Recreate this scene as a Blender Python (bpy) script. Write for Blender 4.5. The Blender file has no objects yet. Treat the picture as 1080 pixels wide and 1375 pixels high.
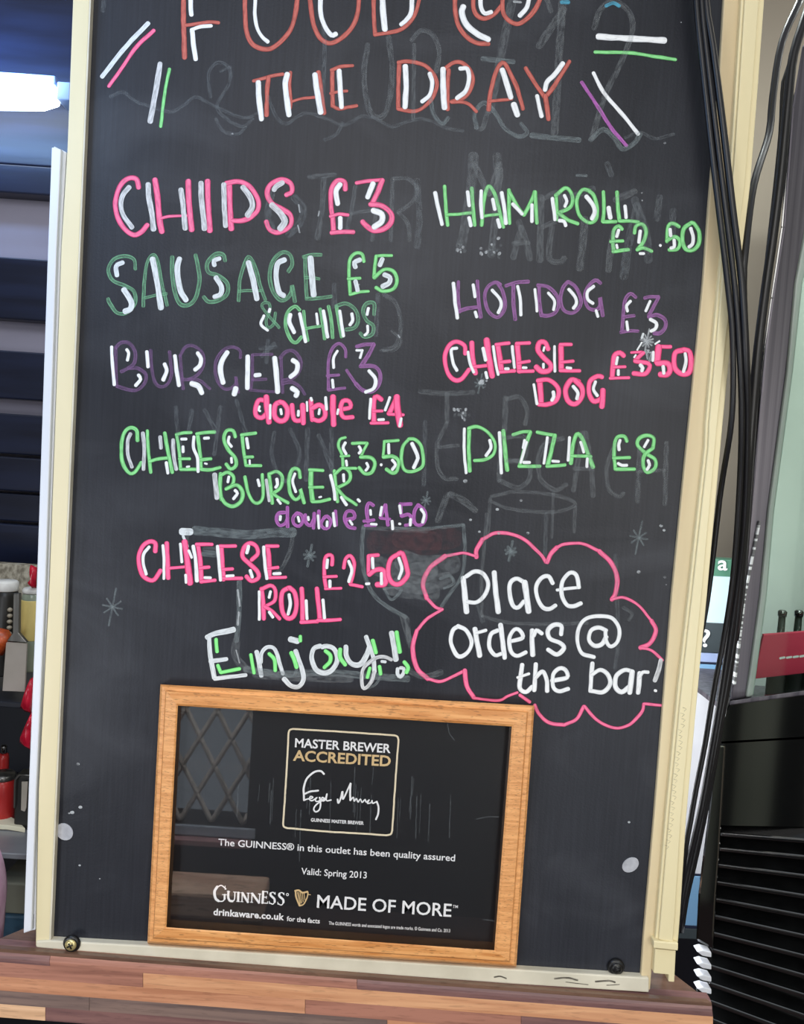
import bpy, bmesh, math, random
from mathutils import Vector, Matrix, noise as mnoise
random.seed(7)
S = bpy.context.scene
COL = S.collection

# ---------------------------------------------------------------- camera
W, H, FPX = 1080.0, 1375.0, 1100.0
CX, CY = W/2, H/2
CAM = Vector((0, -0.73, 1.5))
def cross(a, b): return Vector(a).cross(Vector(b))
_d = Vector((-703-CX, 19277-CY, FPX)).normalized()            # world "down" seen by the camera (x right, y down, z forward)
_n = cross((67-CX, 1263-CY, FPX), (862-CX, 1313-CY, FPX))
_r = cross(_n, _d).normalized()
if _r.x < 0: _r = -_r
_f = cross(_r, _d)
if _f.z < 0: _f = -_f
def ray(px, py):
    v = Vector((px-CX, py-CY, FPX))
    return Vector((v.dot(_r), v.dot(_f), -v.dot(_d)))
def at(px, py, Y=0.0):
    """the point of the vertical plane y = Y that lies on a sight line of the photograph"""
    v = ray(px, py); return CAM + v*((Y-CAM.y)/v.y)
cam = bpy.data.cameras.new('camera'); cam.sensor_fit = 'VERTICAL'; cam.sensor_height = 24.0
cam.lens = 24.0*FPX/H; cam.clip_start = 0.01
co = bpy.data.objects.new('camera', cam); COL.objects.link(co)
# camera axes in world space: X = right, Y = up, Z = backward
cx_ = Vector((_r.x, _f.x, -_d.x)); cy_ = -Vector((_r.y, _f.y, -_d.y)); cz_ = -Vector((_r.z, _f.z, -_d.z))
M = Matrix((cx_, cy_, cz_)).transposed().to_4x4(); M.translation = CAM
co.matrix_world = M
S.camera = co

# ---------------------------------------------------------------- world, lights, exposure
w = bpy.data.worlds.new('world'); S.world = w; w.use_nodes = True
bg = w.node_tree.nodes['Background']; bg.inputs[0].default_value = (0.86, 0.93, 1.0, 1); bg.inputs[1].default_value = 0.75
def area(name, loc, target, sx, sy, power, color):
    l = bpy.data.lights.new(name, 'AREA'); l.shape = 'RECTANGLE'; l.size = sx; l.size_y = sy; l.energy = power; l.color = color
    o = bpy.data.objects.new(name, l); COL.objects.link(o); o.location = loc
    o.rotation_euler = (Vector(target)-Vector(loc)).to_track_quat('-Z', 'Y').to_euler(); return o
area('overhead_fill', (-0.10, -1.45, 2.15), (0.0, 0.0, 1.2), 0.9, 0.6, 11, (1.0, 0.97, 0.93))  # unseen fill added overhead to light the whole board
area('front_fill', (0.75, -1.75, 1.55), (-0.1, 0.0, 1.0), 0.5, 0.4, 8, (1.0, 0.96, 0.9))  # added frontal fill that lifts the lower board and its lettering
area('rear_bay_fill', (1.5, -1.15, 2.5), (1.4, -1.95, 1.3), 0.6, 0.3, 22, (0.96, 1.0, 0.94))  # added so the rear bay mirrors pale in the cooler's gloss panels
area('lattice_fill', (-0.40, -1.25, 2.1), (-0.62, -1.8, 0.9), 0.3, 0.2, 26, (1.0, 0.95, 0.9))  # added so lattice and table show up in the certificate glass
area('blue_side_fill', (-0.62, -0.30, 1.92), (-0.34, 0.0, 1.62), 0.30, 0.10, 2.4, (0.38, 0.62, 1.0))  # invented cool source for the blue glow on the board's upper left
area('low_left_fill', (-1.30, -1.75, 0.85), (-0.2, 0.0, 1.15), 0.5, 0.7, 13, (0.92, 0.96, 1.0))  # added low fill whose sheen greys the lower left of the board
area('low_right_fill', (0.66, -1.80, 0.80), (0.2, 0.0, 1.15), 0.35, 0.7, 5, (0.92, 0.96, 1.0))  # added counterpart of the low left fill, no real opening behind it
area('back_bar_fill', (-0.75, 0.55, 2.35), (-0.75, 1.3, 1.4), 0.5, 0.3, 4.2, (0.9, 0.95, 1.0))  # added fill to brighten the splashback, jars and navy boards
area('alcove_fill', (0.75, 0.15, 2.3), (0.55, 0.6, 1.5), 0.4, 0.3, 1.5, (1.0, 0.97, 0.9))  # added fill for the taupe alcove wall, dark without it
area('gap_fill', (0.14, 0.22, 1.30), (0.44, 0.46, 1.15), 0.16, 0.5, 5.0, (0.96, 0.98, 1.0))  # fill added behind the board to brighten the display cabinet
vs = S.view_settings; S.display_settings.display_device = 'sRGB'
vs.view_transform = 'Standard'; vs.look = 'None'; vs.exposure = -0.12; vs.gamma = 1.0; vs.use_curve_mapping = False

# ---------------------------------------------------------------- materials
def lin(c): return tuple(((x/255)/12.92 if x/255 <= .04045 else (((x/255)+.055)/1.055)**2.4) for x in c)
def newmat(name):
    m = bpy.data.materials.new(name); m.use_nodes = True
    nt = m.node_tree; return m, nt, nt.nodes['Principled BSDF']
def mat(name, c, c2=None, rough=.5, metal=0, scale=(8, 8, 8), detail=4, bump=0, emit=0, coat=0, lo=.35, hi=.65, spec=.5, ior=1.5):
    m, nt, p = newmat(name); N, L = nt.nodes, nt.links
    p.inputs['Roughness'].default_value = rough; p.inputs['Metallic'].default_value = metal
    p.inputs['Coat Weight'].default_value = coat; p.inputs['Coat Roughness'].default_value = .08
    p.inputs['Specular IOR Level'].default_value = spec; p.inputs['IOR'].default_value = ior
    c = lin(c); c2 = lin(c2) if c2 else tuple(x*.85 for x in c)
    tc = N.new('ShaderNodeTexCoord'); mp = N.new('ShaderNodeMapping'); mp.inputs['Scale'].default_value = scale
    nz = N.new('ShaderNodeTexNoise'); nz.inputs['Scale'].default_value = 1.0; nz.inputs['Detail'].default_value = detail
    cr = N.new('ShaderNodeValToRGB'); cr.color_ramp.elements[0].position = lo; cr.color_ramp.elements[1].position = hi
    cr.color_ramp.elements[0].color = (*c2, 1); cr.color_ramp.elements[1].color = (*c, 1)
    L.new(tc.outputs['Object'], mp.inputs[0]); L.new(mp.outputs[0], nz.inputs['Vector']); L.new(nz.outputs[0], cr.inputs[0])
    L.new(cr.outputs[0], p.inputs['Base Color'])
    if bump:
        b = N.new('ShaderNodeBump'); b.inputs['Strength'].default_value = bump; b.inputs['Distance'].default_value = .002
        L.new(nz.outputs[0], b.inputs['Height']); L.new(b.outputs[0], p.inputs['Normal'])
    if emit:
        p.inputs['Emission Color'].default_value = (*c, 1); p.inputs['Emission Strength'].default_value = emit
    return m
def wood(name, light, dark, sx=6, sz=190, rough=.4, streak=.5):
    """grain runs along world x"""
    m, nt, p = newmat(name); N, L = nt.nodes, nt.links
    p.inputs['Roughness'].default_value = rough
    tc = N.new('ShaderNodeTexCoord'); mp = N.new('ShaderNodeMapping'); mp.inputs['Scale'].default_value = (sx, sz*.6, sz)
    oi = N.new('ShaderNodeObjectInfo'); add = N.new('ShaderNodeVectorMath'); add.operation = 'ADD'
    nz = N.new('ShaderNodeTexNoise'); nz.inputs['Scale'].default_value = 1; nz.inputs['Detail'].default_value = 5; nz.inputs['Distortion'].default_value = .6
    mp2 = N.new('ShaderNodeMapping'); mp2.inputs['Scale'].default_value = (sx*9, sz*2, sz*3.2)
    nz2 = N.new('ShaderNodeTexNoise'); nz2.inputs['Scale'].default_value = 1; nz2.inputs['Detail'].default_value = 2
    cr = N.new('ShaderNodeValToRGB'); e = cr.color_ramp.elements; e[0].position = .36; e[1].position = .62
    e[0].color = (*lin(dark), 1); e[1].color = (*lin(light), 1)
    cr2 = N.new('ShaderNodeValToRGB'); f = cr2.color_ramp.elements; f[0].position = .33; f[1].position = .42
    f[0].color = (1-streak, 1-streak, 1-streak, 1); f[1].color = (1, 1, 1, 1)
    mx = N.new('ShaderNodeMix'); mx.data_type = 'RGBA'; mx.blend_type = 'MULTIPLY'; mx.inputs[0].default_value = 1
    L.new(tc.outputs['Object'], add.inputs[0]); L.new(oi.outputs['Random'], add.inputs[1])
    L.new(add.outputs[0], mp.inputs[0]); L.new(add.outputs[0], mp2.inputs[0])
    L.new(mp.outputs[0], nz.inputs['Vector']); L.new(mp2.outputs[0], nz2.inputs['Vector'])
    L.new(nz.outputs[0], cr.inputs[0]); L.new(nz2.outputs[0], cr2.inputs[0])
    L.new(cr.outputs[0], mx.inputs[6]); L.new(cr2.outputs[0], mx.inputs[7]); L.new(mx.outputs[2], p.inputs['Base Color'])
    return m
def paint(name, c, cov, streak=.25, edge=0, rough=.7, rim=None):
    """marker or chalk film: streaks run along the stroke (uv.x = length, uv.y = across)"""
    m, nt, p = newmat(name); N, L = nt.nodes, nt.links
    p.inputs['Base Color'].default_value = (*lin(c), 1); p.inputs['Roughness'].default_value = rough
    p.inputs['Specular IOR Level'].default_value = .2
    uv = N.new('ShaderNodeUVMap'); mp = N.new('ShaderNodeMapping'); mp.inputs['Scale'].default_value = (.9, 3.2, 1)
    nz = N.new('ShaderNodeTexNoise'); nz.inputs['Scale'].default_value = 1; nz.inputs['Detail'].default_value = 3
    L.new(uv.outputs[0], mp.inputs[0]); L.new(mp.outputs[0], nz.inputs['Vector'])
    mr = N.new('ShaderNodeMapRange'); mr.inputs[1].default_value = .32; mr.inputs[2].default_value = .6
    mr.inputs[3].default_value = cov-streak; mr.inputs[4].default_value = cov+.1; L.new(nz.outputs[0], mr.inputs[0])
    fac = mr.outputs[0]
    if rim:      # pigment pools into a darker rim along the stroke's edges
        s1 = N.new('ShaderNodeSeparateXYZ'); L.new(uv.outputs[0], s1.inputs[0])
        f1 = N.new('ShaderNodeMath'); f1.operation = 'FRACT'; L.new(s1.outputs[1], f1.inputs[0])
        b1 = N.new('ShaderNodeMath'); b1.operation = 'SUBTRACT'; b1.inputs[1].default_value = .5; L.new(f1.outputs[0], b1.inputs[0])
        a1 = N.new('ShaderNodeMath'); a1.operation = 'ABSOLUTE'; L.new(b1.outputs[0], a1.inputs[0])
        r1 = N.new('ShaderNodeValToRGB'); e = r1.color_ramp.elements; e[0].position = .24; e[1].position = .46
        e[0].color = (*lin(c), 1); e[1].color = (*lin(rim), 1); L.new(a1.outputs[0], r1.inputs[0]); L.new(r1.outputs[0], p.inputs['Base Color'])
    if edge:
        sp = N.new('ShaderNodeSeparateXYZ'); L.new(uv.outputs[0], sp.inputs[0])
        fr = N.new('ShaderNodeMath'); fr.operation = 'FRACT'; L.new(sp.outputs[1], fr.inputs[0])
        sb = N.new('ShaderNodeMath'); sb.operation = 'SUBTRACT'; sb.inputs[1].default_value = .5; L.new(fr.outputs[0], sb.inputs[0])
        ab = N.new('ShaderNodeMath'); ab.operation = 'ABSOLUTE'; L.new(sb.outputs[0], ab.inputs[0])
        m2 = N.new('ShaderNodeMapRange'); m2.inputs[1].default_value = .22; m2.inputs[2].default_value = .4; m2.inputs[4].default_value = edge; L.new(ab.outputs[0], m2.inputs[0])
        ad = N.new('ShaderNodeMath'); ad.operation = 'ADD'; ad.use_clamp = True; L.new(fac, ad.inputs[0]); L.new(m2.outputs[0], ad.inputs[1]); fac = ad.outputs[0]
    tr = N.new('ShaderNodeBsdfTransparent'); mx = N.new('ShaderNodeMixShader')
    L.new(fac, mx.inputs[0]); L.new(tr.outputs[0], mx.inputs[1]); L.new(p.outputs[0], mx.inputs[2])
    L.new(mx.outputs[0], N['Material Output'].inputs[0])
    return m
def glass(name, tint=(255, 255, 255), refl=.07, rough=.02):
    m, nt, p = newmat(name); N, L = nt.nodes, nt.links
    tr = N.new('ShaderNodeBsdfTransparent'); tr.inputs[0].default_value = (*lin(tint), 1)
    gl = N.new('ShaderNodeBsdfGlossy'); gl.inputs['Roughness'].default_value = rough
    lw = N.new('ShaderNodeLayerWeight'); pw = N.new('ShaderNodeMath'); pw.operation = 'POWER'; pw.inputs[1].default_value = 5
    ad = N.new('ShaderNodeMath'); ad.operation = 'MULTIPLY_ADD'; ad.inputs[1].default_value = .6; ad.inputs[2].default_value = refl*.75
    L.new(lw.outputs['Facing'], pw.inputs[0])
    mx = N.new('ShaderNodeMixShader'); L.new(pw.outputs[0], ad.inputs[0]); L.new(ad.outputs[0], mx.inputs[0])
    L.new(tr.outputs[0], mx.inputs[1]); L.new(gl.outputs[0], mx.inputs[2]); L.new(mx.outputs[0], N['Material Output'].inputs[0])
    return m

# the board face: charcoal paint with faint wiped chalk dust, vertical brush marks
def board_mat():
    m, nt, p = newmat('charcoal_board_paint'); N, L = nt.nodes, nt.links
    p.inputs['Roughness'].default_value = .42; p.inputs['Specular IOR Level'].default_value = .26
    tc = N.new('ShaderNodeTexCoord')
    def nz(scale, det, dist=0):
        mp = N.new('ShaderNodeMapping'); mp.inputs['Scale'].default_value = scale
        n = N.new('ShaderNodeTexNoise'); n.inputs['Scale'].default_value = 1; n.inputs['Detail'].default_value = det; n.inputs['Distortion'].default_value = dist
        L.new(tc.outputs['Object'], mp.inputs[0]); L.new(mp.outputs[0], n.inputs['Vector']); return n.outputs[0]
    def ramp(src, a, b, c0, c1):
        r = N.new('ShaderNodeValToRGB'); e = r.color_ramp.elements; e[0].position = a; e[1].position = b
        e[0].color = (*c0, 1); e[1].color = (*c1, 1); L.new(src, r.inputs[0]); return r.outputs[0]
    def mix(a, b, f, mode='MIX'):
        x = N.new('ShaderNodeMix'); x.data_type = 'RGBA'; x.blend_type = mode
        if isinstance(f, float): x.inputs[0].default_value = f
        else: L.new(f, x.inputs[0])
        L.new(a, x.inputs[6]); L.new(b, x.inputs[7]); return x.outputs[2]
    base = ramp(nz((9, 9, 5), 5), .3, .7, lin((32, 34, 41)), lin((46, 48, 55)))
    brush = ramp(nz((420, 10, 14), 3), .35, .7, (.86, .86, .87), (1.12, 1.12, 1.13))
    c = mix(base, brush, 1.0, 'MULTIPLY')
    dust = ramp(nz((5, 5, 9), 8, 1.4), .52, .78, (0, 0, 0), (.020, .021, .024))
    c = mix(c, dust, 1.0, 'ADD')
    L.new(c, p.inputs['Base Color'])
    b = N.new('ShaderNodeBump'); b.inputs['Strength'].default_value = .12; b.inputs['Distance'].default_value = .001
    L.new(nz((500, 500, 500), 2), b.inputs['Height']); L.new(b.outputs[0], p.inputs['Normal'])
    return m

# ---------------------------------------------------------------- object helpers
def tag(o, label=None, cat=None, group=None, kind=None):
    if label: o['label'] = label
    if cat: o['category'] = cat
    if group: o['group'] = group
    if kind: o['kind'] = kind
    return o
def empty(name, loc, label, cat, group=None):
    o = bpy.data.objects.new(name, None); o.empty_display_size = .03; COL.objects.link(o); o.location = loc
    return tag(o, label, cat, group)
def link(name, me, m, parent=None, smooth=False):
    me.materials.append(m)
    if smooth:
        for p in me.polygons: p.use_smooth = True
    o = bpy.data.objects.new(name, me); COL.objects.link(o)
    if parent:
        o.parent = parent
        o.matrix_parent_inverse = Matrix.Translation(-wloc(parent))
    return o
def wloc(o):
    v = Vector((0, 0, 0))
    if o.type == 'EMPTY': v = Vector(o.location)
    return v
def poly_mesh(name, V, F):
    me = bpy.data.meshes.new(name); me.from_pydata([tuple(v) for v in V], [], F); me.update(); return me
def prism_pts(name, front, back, m, parent=None, bevel=0, seg=2):
    """closed solid between two matching loops of points"""
    n = len(front); V = list(front)+list(back)
    F = [tuple(range(n))[::-1], tuple(range(n, 2*n))]+[(i, (i+1) % n, n+(i+1) % n, n+i) for i in range(n)]
    bm = bmesh.new(); vs_ = [bm.verts.new(v) for v in V]
    for f in F: bm.faces.new([vs_[i] for i in f])
    bmesh.ops.recalc_face_normals(bm, faces=bm.faces)
    if bevel: bmesh.ops.bevel(bm, geom=list(bm.edges), offset=bevel, segments=seg, affect='EDGES', profile=.5, clamp_overlap=True)
    me = bpy.data.meshes.new(name); bm.to_mesh(me); bm.free()
    return link(name, me, m, parent, smooth=False)
def prism(name, pts, Yf, Yb, m, parent=None, bevel=0):
    fr = [at(x, y, Yf) for x, y in pts]; bk = [Vector((p.x, Yb, p.z)) for p in fr]
    return prism_pts(name, fr, bk, m, parent, bevel)
def box(name, lo, hi, m, parent=None, bevel=0):
    a, b = Vector(lo), Vector(hi)
    fr = [Vector((a.x, a.y, a.z)), Vector((b.x, a.y, a.z)), Vector((b.x, a.y, b.z)), Vector((a.x, a.y, b.z))]
    return prism_pts(name, fr, [Vector((p.x, b.y, p.z)) for p in fr], m, parent, bevel)
def catmull(P, step):
    P = [Vector((*p, 0)) if len(p) == 2 else Vector(p) for p in P]
    if len(P) == 2: P = [P[0], (P[0]+P[1])/2, P[1]]
    Q = [P[0]*2-P[1]]+P+[P[-1]*2-P[-2]]; out = []
    for i in range(1, len(Q)-2):
        a, b, c, d = Q[i-1:i+3]; n = max(1, int((c-b).length/step))
        for k in range(n):
            t = k/n
            out.append(.5*((2*b)+(c-a)*t+(2*a-5*b+4*c-d)*t*t+(3*b-a-3*c+d)*t**3))
    out.append(P[-1]); return out
def tube(name, P, r, m, parent=None, seg=8, step=.01, rf=None):
    C = catmull(P, step); V = []; F = []
    for i, c in enumerate(C):
        t = (C[min(i+1, len(C)-1)]-C[max(i-1, 0)]).normalized()
        a = t.cross(Vector((0, 1, 0)));  a = a.normalized() if a.length > 1e-4 else Vector((1, 0, 0)); b = t.cross(a)
        rr = r*(rf(i/(len(C)-1)) if rf else 1)
        V += [c+(a*math.cos(2*math.pi*k/seg)+b*math.sin(2*math.pi*k/seg))*rr for k in range(seg)]
    for i in range(len(C)-1):
        for k in range(seg):
            F.append((i*seg+k, i*seg+(k+1) % seg, (i+1)*seg+(k+1) % seg, (i+1)*seg+k))
    F += [tuple(range(seg))[::-1], tuple(range((len(C)-1)*seg, len(C)*seg))]
    return link(name, poly_mesh(name, V, F), m, parent, True)
def lathe(name, base, prof, m, parent=None, seg=24, axis='z'):
    """prof: (radius, height) pairs from the bottom up"""
    V = []; F = []; n = len(prof)
    for r, h in prof:
        for k in range(seg):
            a = 2*math.pi*k/seg
            p = Vector((r*math.cos(a), r*math.sin(a), h))
            if axis == 'y': p = Vector((p.x, -p.z, p.y))
            V.append(Vector(base)+p)
    for i in range(n-1):
        for k in range(seg): F.append((i*seg+k, i*seg+(k+1) % seg, (i+1)*seg+(k+1) % seg, (i+1)*seg+k))
    F += [tuple(range(seg))[::-1], tuple(range((n-1)*seg, n*seg))]
    return link(name, poly_mesh(name, V, F), m, parent, True)

# strokes of marker on a flat face
def strip_back(name, left, right, Yf, Yb, m, parent, bevel=.0012, sh=6):
    """like strip, for a body turned so that its left flank faces away"""
    pts = list(left)+list(right)[::-1]
    return prism_pts(name, [at(x, y, Yf) for x, y in pts], [at(x+sh, y, Yb) for x, y in pts], m, parent, bevel)
class Ink:
    n = 0
    def __init__(self, name, m, parent, Y=-.0005, label=None):
        self.V, self.F, self.U = [], [], []; self.a = (name, m, parent, label); self.Y = Y; self.k = 0
    def stroke(self, pts, w, jit=.10, step=2.2, taper=0):
        C = catmull(pts, step); h = w/2; n = len(C)
        if n < 2: return
        d0 = (C[0]-C[1]).normalized(); d1 = (C[-1]-C[-2]).normalized()
        seq = [(C[0]+d0*h*.75, h*.35), (C[0]+d0*h*.5, h*.78)]+[(c, h) for c in C]+[(C[-1]+d1*h*.5, h*.78), (C[-1]+d1*h*.75, h*.35)]
        Y = self.Y-self.k*8e-6; self.k += 1; Ink.n += 1; sd = Ink.n*7.31; L = 0
        b0 = len(self.V)
        for i, (c, hw) in enumerate(seq):
            t = (seq[min(i+1, len(seq)-1)][0]-seq[max(i-1, 0)][0]).normalized()
            nrm = Vector((-t.y, t.x, 0)); L += (c-seq[max(i-1, 0)][0]).length
            hw *= 1+jit*mnoise.noise(Vector((L*.05, sd, 0)))*1.6
            if taper: hw *= 1-taper*i/len(seq)
            o = nrm*(mnoise.noise(Vector((L*.08, sd, 5)))*.35)
            p, q = c+nrm*hw+o, c-nrm*hw+o
            Yi = Y-i*1.2e-7; self.V += [at(p.x, p.y, Yi), at(q.x, q.y, Yi)]; self.U += [(L/10+sd, .02+math.floor(sd)), (L/10+sd, .98+math.floor(sd))]
            if i: j = b0+2*i; self.F.append((j-2, j-1, j+1, j))
    def blob(self, x, y, rx, ry, rot=0, seg=18):
        Y = self.Y-self.k*3e-6; self.k += 1; b0 = len(self.V); Ink.n += 1
        for i in range(seg):
            a = 2*math.pi*i/seg; j = 1+.08*mnoise.noise(Vector((math.cos(a)*2, math.sin(a)*2, Ink.n)))
            u, v = rx*math.cos(a)*j, ry*math.sin(a)*j
            self.V.append(at(x+u*math.cos(rot)-v*math.sin(rot), y+u*math.sin(rot)+v*math.cos(rot), Y)); self.U.append((u/10+Ink.n, .5+v/20))
        self.F.append(tuple(range(b0, b0+seg)))
    def done(self):
        name, m, parent, label = self.a
        if not self.F: return None
        me = poly_mesh(name, self.V, self.F); uv = me.uv_layers.new(name='UVMap')
        for lp in me.loops: uv.data[lp.index].uv = self.U[lp.vertex_index]
        o = link(name, me, m, parent)
        if label: o['label'] = label
        return o
# ================ the scene ================
# ---------------------------------------------------------------- the setting
m_wall = mat('taupe_wall_paint', (128, 119, 106), (116, 108, 97), .7, scale=(3, 3, 3))
m_beamgrey = mat('grey_plaster', (158, 154, 172), (144, 141, 158), .8, scale=(2, 2, 6))
m_navy = mat('navy_gloss_paint', (27, 35, 60), (18, 24, 44), .35, scale=(3, 3, 30), bump=.3)
m_dark = mat('black_brown_paint', (15, 14, 16), (10, 9, 11), .6)
m_carpet = mat('dark_red_carpet', (52, 30, 30), (38, 22, 24), .95, scale=(30, 30, 30))
m_plaster = mat('cream_plaster', (170, 158, 140), (156, 146, 130), .8, scale=(3, 3, 3))
def struct(o): o['kind'] = 'structure'; return o

def zpx(x, y, Y): return at(x, y, Y).z
YB = 1.60
# back wall behind the bar: grey plaster crossed by dark navy boards
wb = struct(box('wall_back', (-2.6, YB, 0.35), (0.62, YB+.08, 3.6), m_beamgrey))
rows = [(-420, -190), (-180, -70), (-60, 222), (224, 262), (347, 430), (473, 537), (557, 611), (615, 660), (664, 701), (705, 757)]
for i, (ya, yb_) in enumerate(rows):
    za, zb = zpx(36, ya, YB-.05), zpx(36, yb_, YB-.05)
    o = box('navy_board', (-2.55, YB-.05-.012*(i % 2), zb), (0.5, YB, za), m_navy, wb, bevel=.004)
    if i: o.name = 'navy_board'
struct(box('floor', (-2.6, -2.2, -.1), (2.4, 1.7, 0.0), m_carpet))
struct(box('wall_right', (2.1, -1.95, 0), (2.2, 1.7, 3.6), m_plaster))
struct(box('wall_left', (-2.7, -1.95, 0), (-2.6, 1.7, 3.6), m_plaster))
# taupe wall behind the cables, upper right
struct(box('wall_alcove', (0.26, .62, zpx(980, 757, .62)), (1.6, .70, 3.2), m_wall))
# splashback and counter behind the bar, lower left
m_splash = mat('mottled_beige_splashback', (192, 184, 166), (126, 118, 102), .5, scale=(70, 70, 45), detail=3, lo=.4, hi=.6)
m_paleboard = mat('putty_melamine', (160, 153, 144), (148, 142, 134), .6)
YS = 1.30
struct(box('trim_splashback', (-2.5, YS, zpx(20, 932, YS)), (.2, YS+.03, zpx(20, 758, YS)), m_splash))
m_counter = mat('blue_black_counter_laminate', (32, 36, 48), (24, 27, 38), .4, scale=(5, 5, 5))
ct = empty('bar_counter', (-1.2, 1.2, 0), 'blue-black back bar counter below the mottled splashback', 'counter')
box('counter_back_panel', (-2.45, YS-.04, zpx(20, 1130, YS)), (.2, YS-.005, zpx(20, 930, YS-.03)), m_counter, ct, .003)
m_shelf = mat('grey_steel_shelf', (150, 152, 158), (128, 130, 138), .35, .3)
zs = zpx(18, 1117, .95)
box('shelf', (-1.8, .86, zs-.012), (.1, YS-.05, zs), m_shelf, ct, .002)
m_under = mat('near_black_laminate', (20, 20, 28), (14, 14, 20), .5)  # near-black tone shared by cupboard, grille backing and plinth
box('cupboard', (-1.8, .98, 0), (.1, YS-.06, zs-.02), m_under, ct, .004)

# window wall behind the photographer: it shows as the lattice reflected in the certificate
YG = -.010; YW = -1.95
def mir(x, y):
    p = at(x, y, 2*YG-YW); return Vector((p.x, YW, p.z))
wp = [mir(*q) for q in ((206, 900), (331, 905), (331, 1112), (206, 1106))]
wx0, wx1 = min(p.x for p in wp), max(p.x for p in wp); wz0, wz1 = wp[2].z, 2.15
def wallbox(n, x0, x1, z0, z1): return box(n, (x0, YW-.12, z0), (x1, YW, z1), m_dark)
wr = struct(wallbox('wall_rear', -2.6, wx0-.0, 0, 3.0))
for a in ((wx1, .62, 0, 3.0), (wx0, wx1, 0, wz0), (wx0, wx1, wz1, 3.0)):
    o = wallbox('wall_section', *a); o.parent = wr
o = box('reflector_bay', (.62, YW-.12, 0), (2.1, YW, 3.0), mat('grey_green_plaster', (186, 190, 176), (170, 176, 160), .8, scale=(2, 2, 2)), wr)  # unseen pale bay, added as something for the cooler's gloss to reflect
for xx, ww in ((.80, .06), (1.02, .10), (1.22, .05), (1.42, .12), (1.72, .07), (1.93, .1)): box('reflector_post', (xx, YW-.005, 0), (xx+ww, YW+.03, 3.0), m_dark, wr, .004)  # unseen dark posts added to band that reflection
m_lead = mat('white_painted_lattice', (225, 220, 215), (205, 200, 195), .5)
m_sill = mat('cool_white_sill', (205, 220, 238), (190, 205, 225), .4)
win = struct(box('window_1', (wx0-.03, YW+.0, wz0-.03), (wx1+.03, YW+.012, wz0), m_sill))
P = .17
for s in (-1, 1):
    for k in range(-12, 14):
        xa = wx0+k*P*.62; pts = []
        # a slanted bar clipped to the opening
        def clip(x0, z0, x1, z1):
            t0, t1 = 0, 1; dx = x1-x0
            for lim, sg in ((wx0, 1), (wx1, -1)):
                num = (lim-x0)*sg; den = dx*sg
                if den > 0: t0 = max(t0, num/den)
                elif den < 0: t1 = min(t1, num/den)
                elif num > 0: return None
            return (x0+dx*t0, z0+(z1-z0)*t0, x0+dx*t1, z0+(z1-z0)*t1) if t1 > t0 else None
        r_ = clip(xa, wz0, xa+s*(wz1-wz0)*.55, wz1)
        if r_:
            tube('lattice_bar', [(r_[0], YW-.03, r_[1]), (r_[2], YW-.03, r_[3])], .009, m_lead, win, 4)
box('window_pane', (wx0, YW-.045, wz0), (wx1, YW-.04, wz1), glass('window_pane_glass', (240, 244, 248), .05), win)
m_sillpink = mat('rose_sill_edge', (206, 160, 160), (190, 146, 150), .5)
box('sill_edge', (wx0-.04, YW, wz0-.052), (wx1+.02, YW+.04, wz0-.036), m_sillpink, win)
# the table by that window
m_tab = wood('pale_table_oak', (248, 214, 188), (214, 168, 142), 3, 60, .4)
tp = [mir(x, y) for x, y in ((200, 1194), (352, 1236))]
tt = empty('pub_table', (tp[0].x, -1.5, 0), 'pale oak table by the lattice window, seen only in the certificate reflection', 'table')
def mirY(x, y, Yv):
    p = at(x, y, 2*YG-Yv); return Vector((p.x, Yv, p.z))
a, b = mirY(190, 1195, -1.5), mirY(352, 1240, -1.5)
box('tabletop', (a.x-.4, -1.62, b.z), (b.x, -1.5, a.z), m_tab, tt, .01)
for xx in (a.x-.3, b.x-.06): box('leg', (xx, -1.59, 0), (xx+.05, -1.53, b.z+.005), m_dark, tt)

# ---------------------------------------------------------------- the worktop ledge
m_tan = [wood('laminate_'+n, l, d, 7, 160, .45, .18) for n, l, d in (
    ('red_brown', (168, 116, 98), (134, 88, 74)), ('orange', (214, 162, 122), (190, 134, 98)), ('tan', (222, 180, 144), (194, 152, 116)),
    ('grey_brown', (126, 104, 96), (92, 76, 74)), ('plum', (128, 92, 88), (100, 70, 70)), ('amber', (200, 144, 110), (170, 114, 84)))]
YL = -.014
def edge_y(x, off=0): return 1275+x*.0762+off
ledge = empty('worktop_ledge', at(480, 1375, .1), 'butcher block worktop ledge that the chalkboard stands on', 'worktop')
e0, e1 = at(-160, edge_y(-160), YL), at(957, edge_y(957), YL)
ed = e1-e0; up = cross(ed, (0, 1, 0)).normalized()
if up.z < 0: up = -up
def onledge(px, py, lift=0):
    v = ray(px, py); n = up; t = (e0+n*lift-CAM).dot(n)/v.dot(n); return CAM+v*t
top = [e0, e1, onledge(907, 1309), onledge(850, 1262), onledge(31, 1247), onledge(-20, 1268), onledge(-160, 1262)]
top = [e0+(e0-e0), e1] + top[2:]
m_top = wood('worktop_top_brown', (120, 92, 76), (88, 66, 56), 7, 90, .22, .2)
prism_pts('worktop_core', [p-up*.0002+Vector((0, .0015 if i < 2 else 0, 0)) for i, p in enumerate(top)], [p-up*.055+Vector((0, .0015 if i < 2 else 0, 0)) for i, p in enumerate(top)], m_top, ledge)
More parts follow.
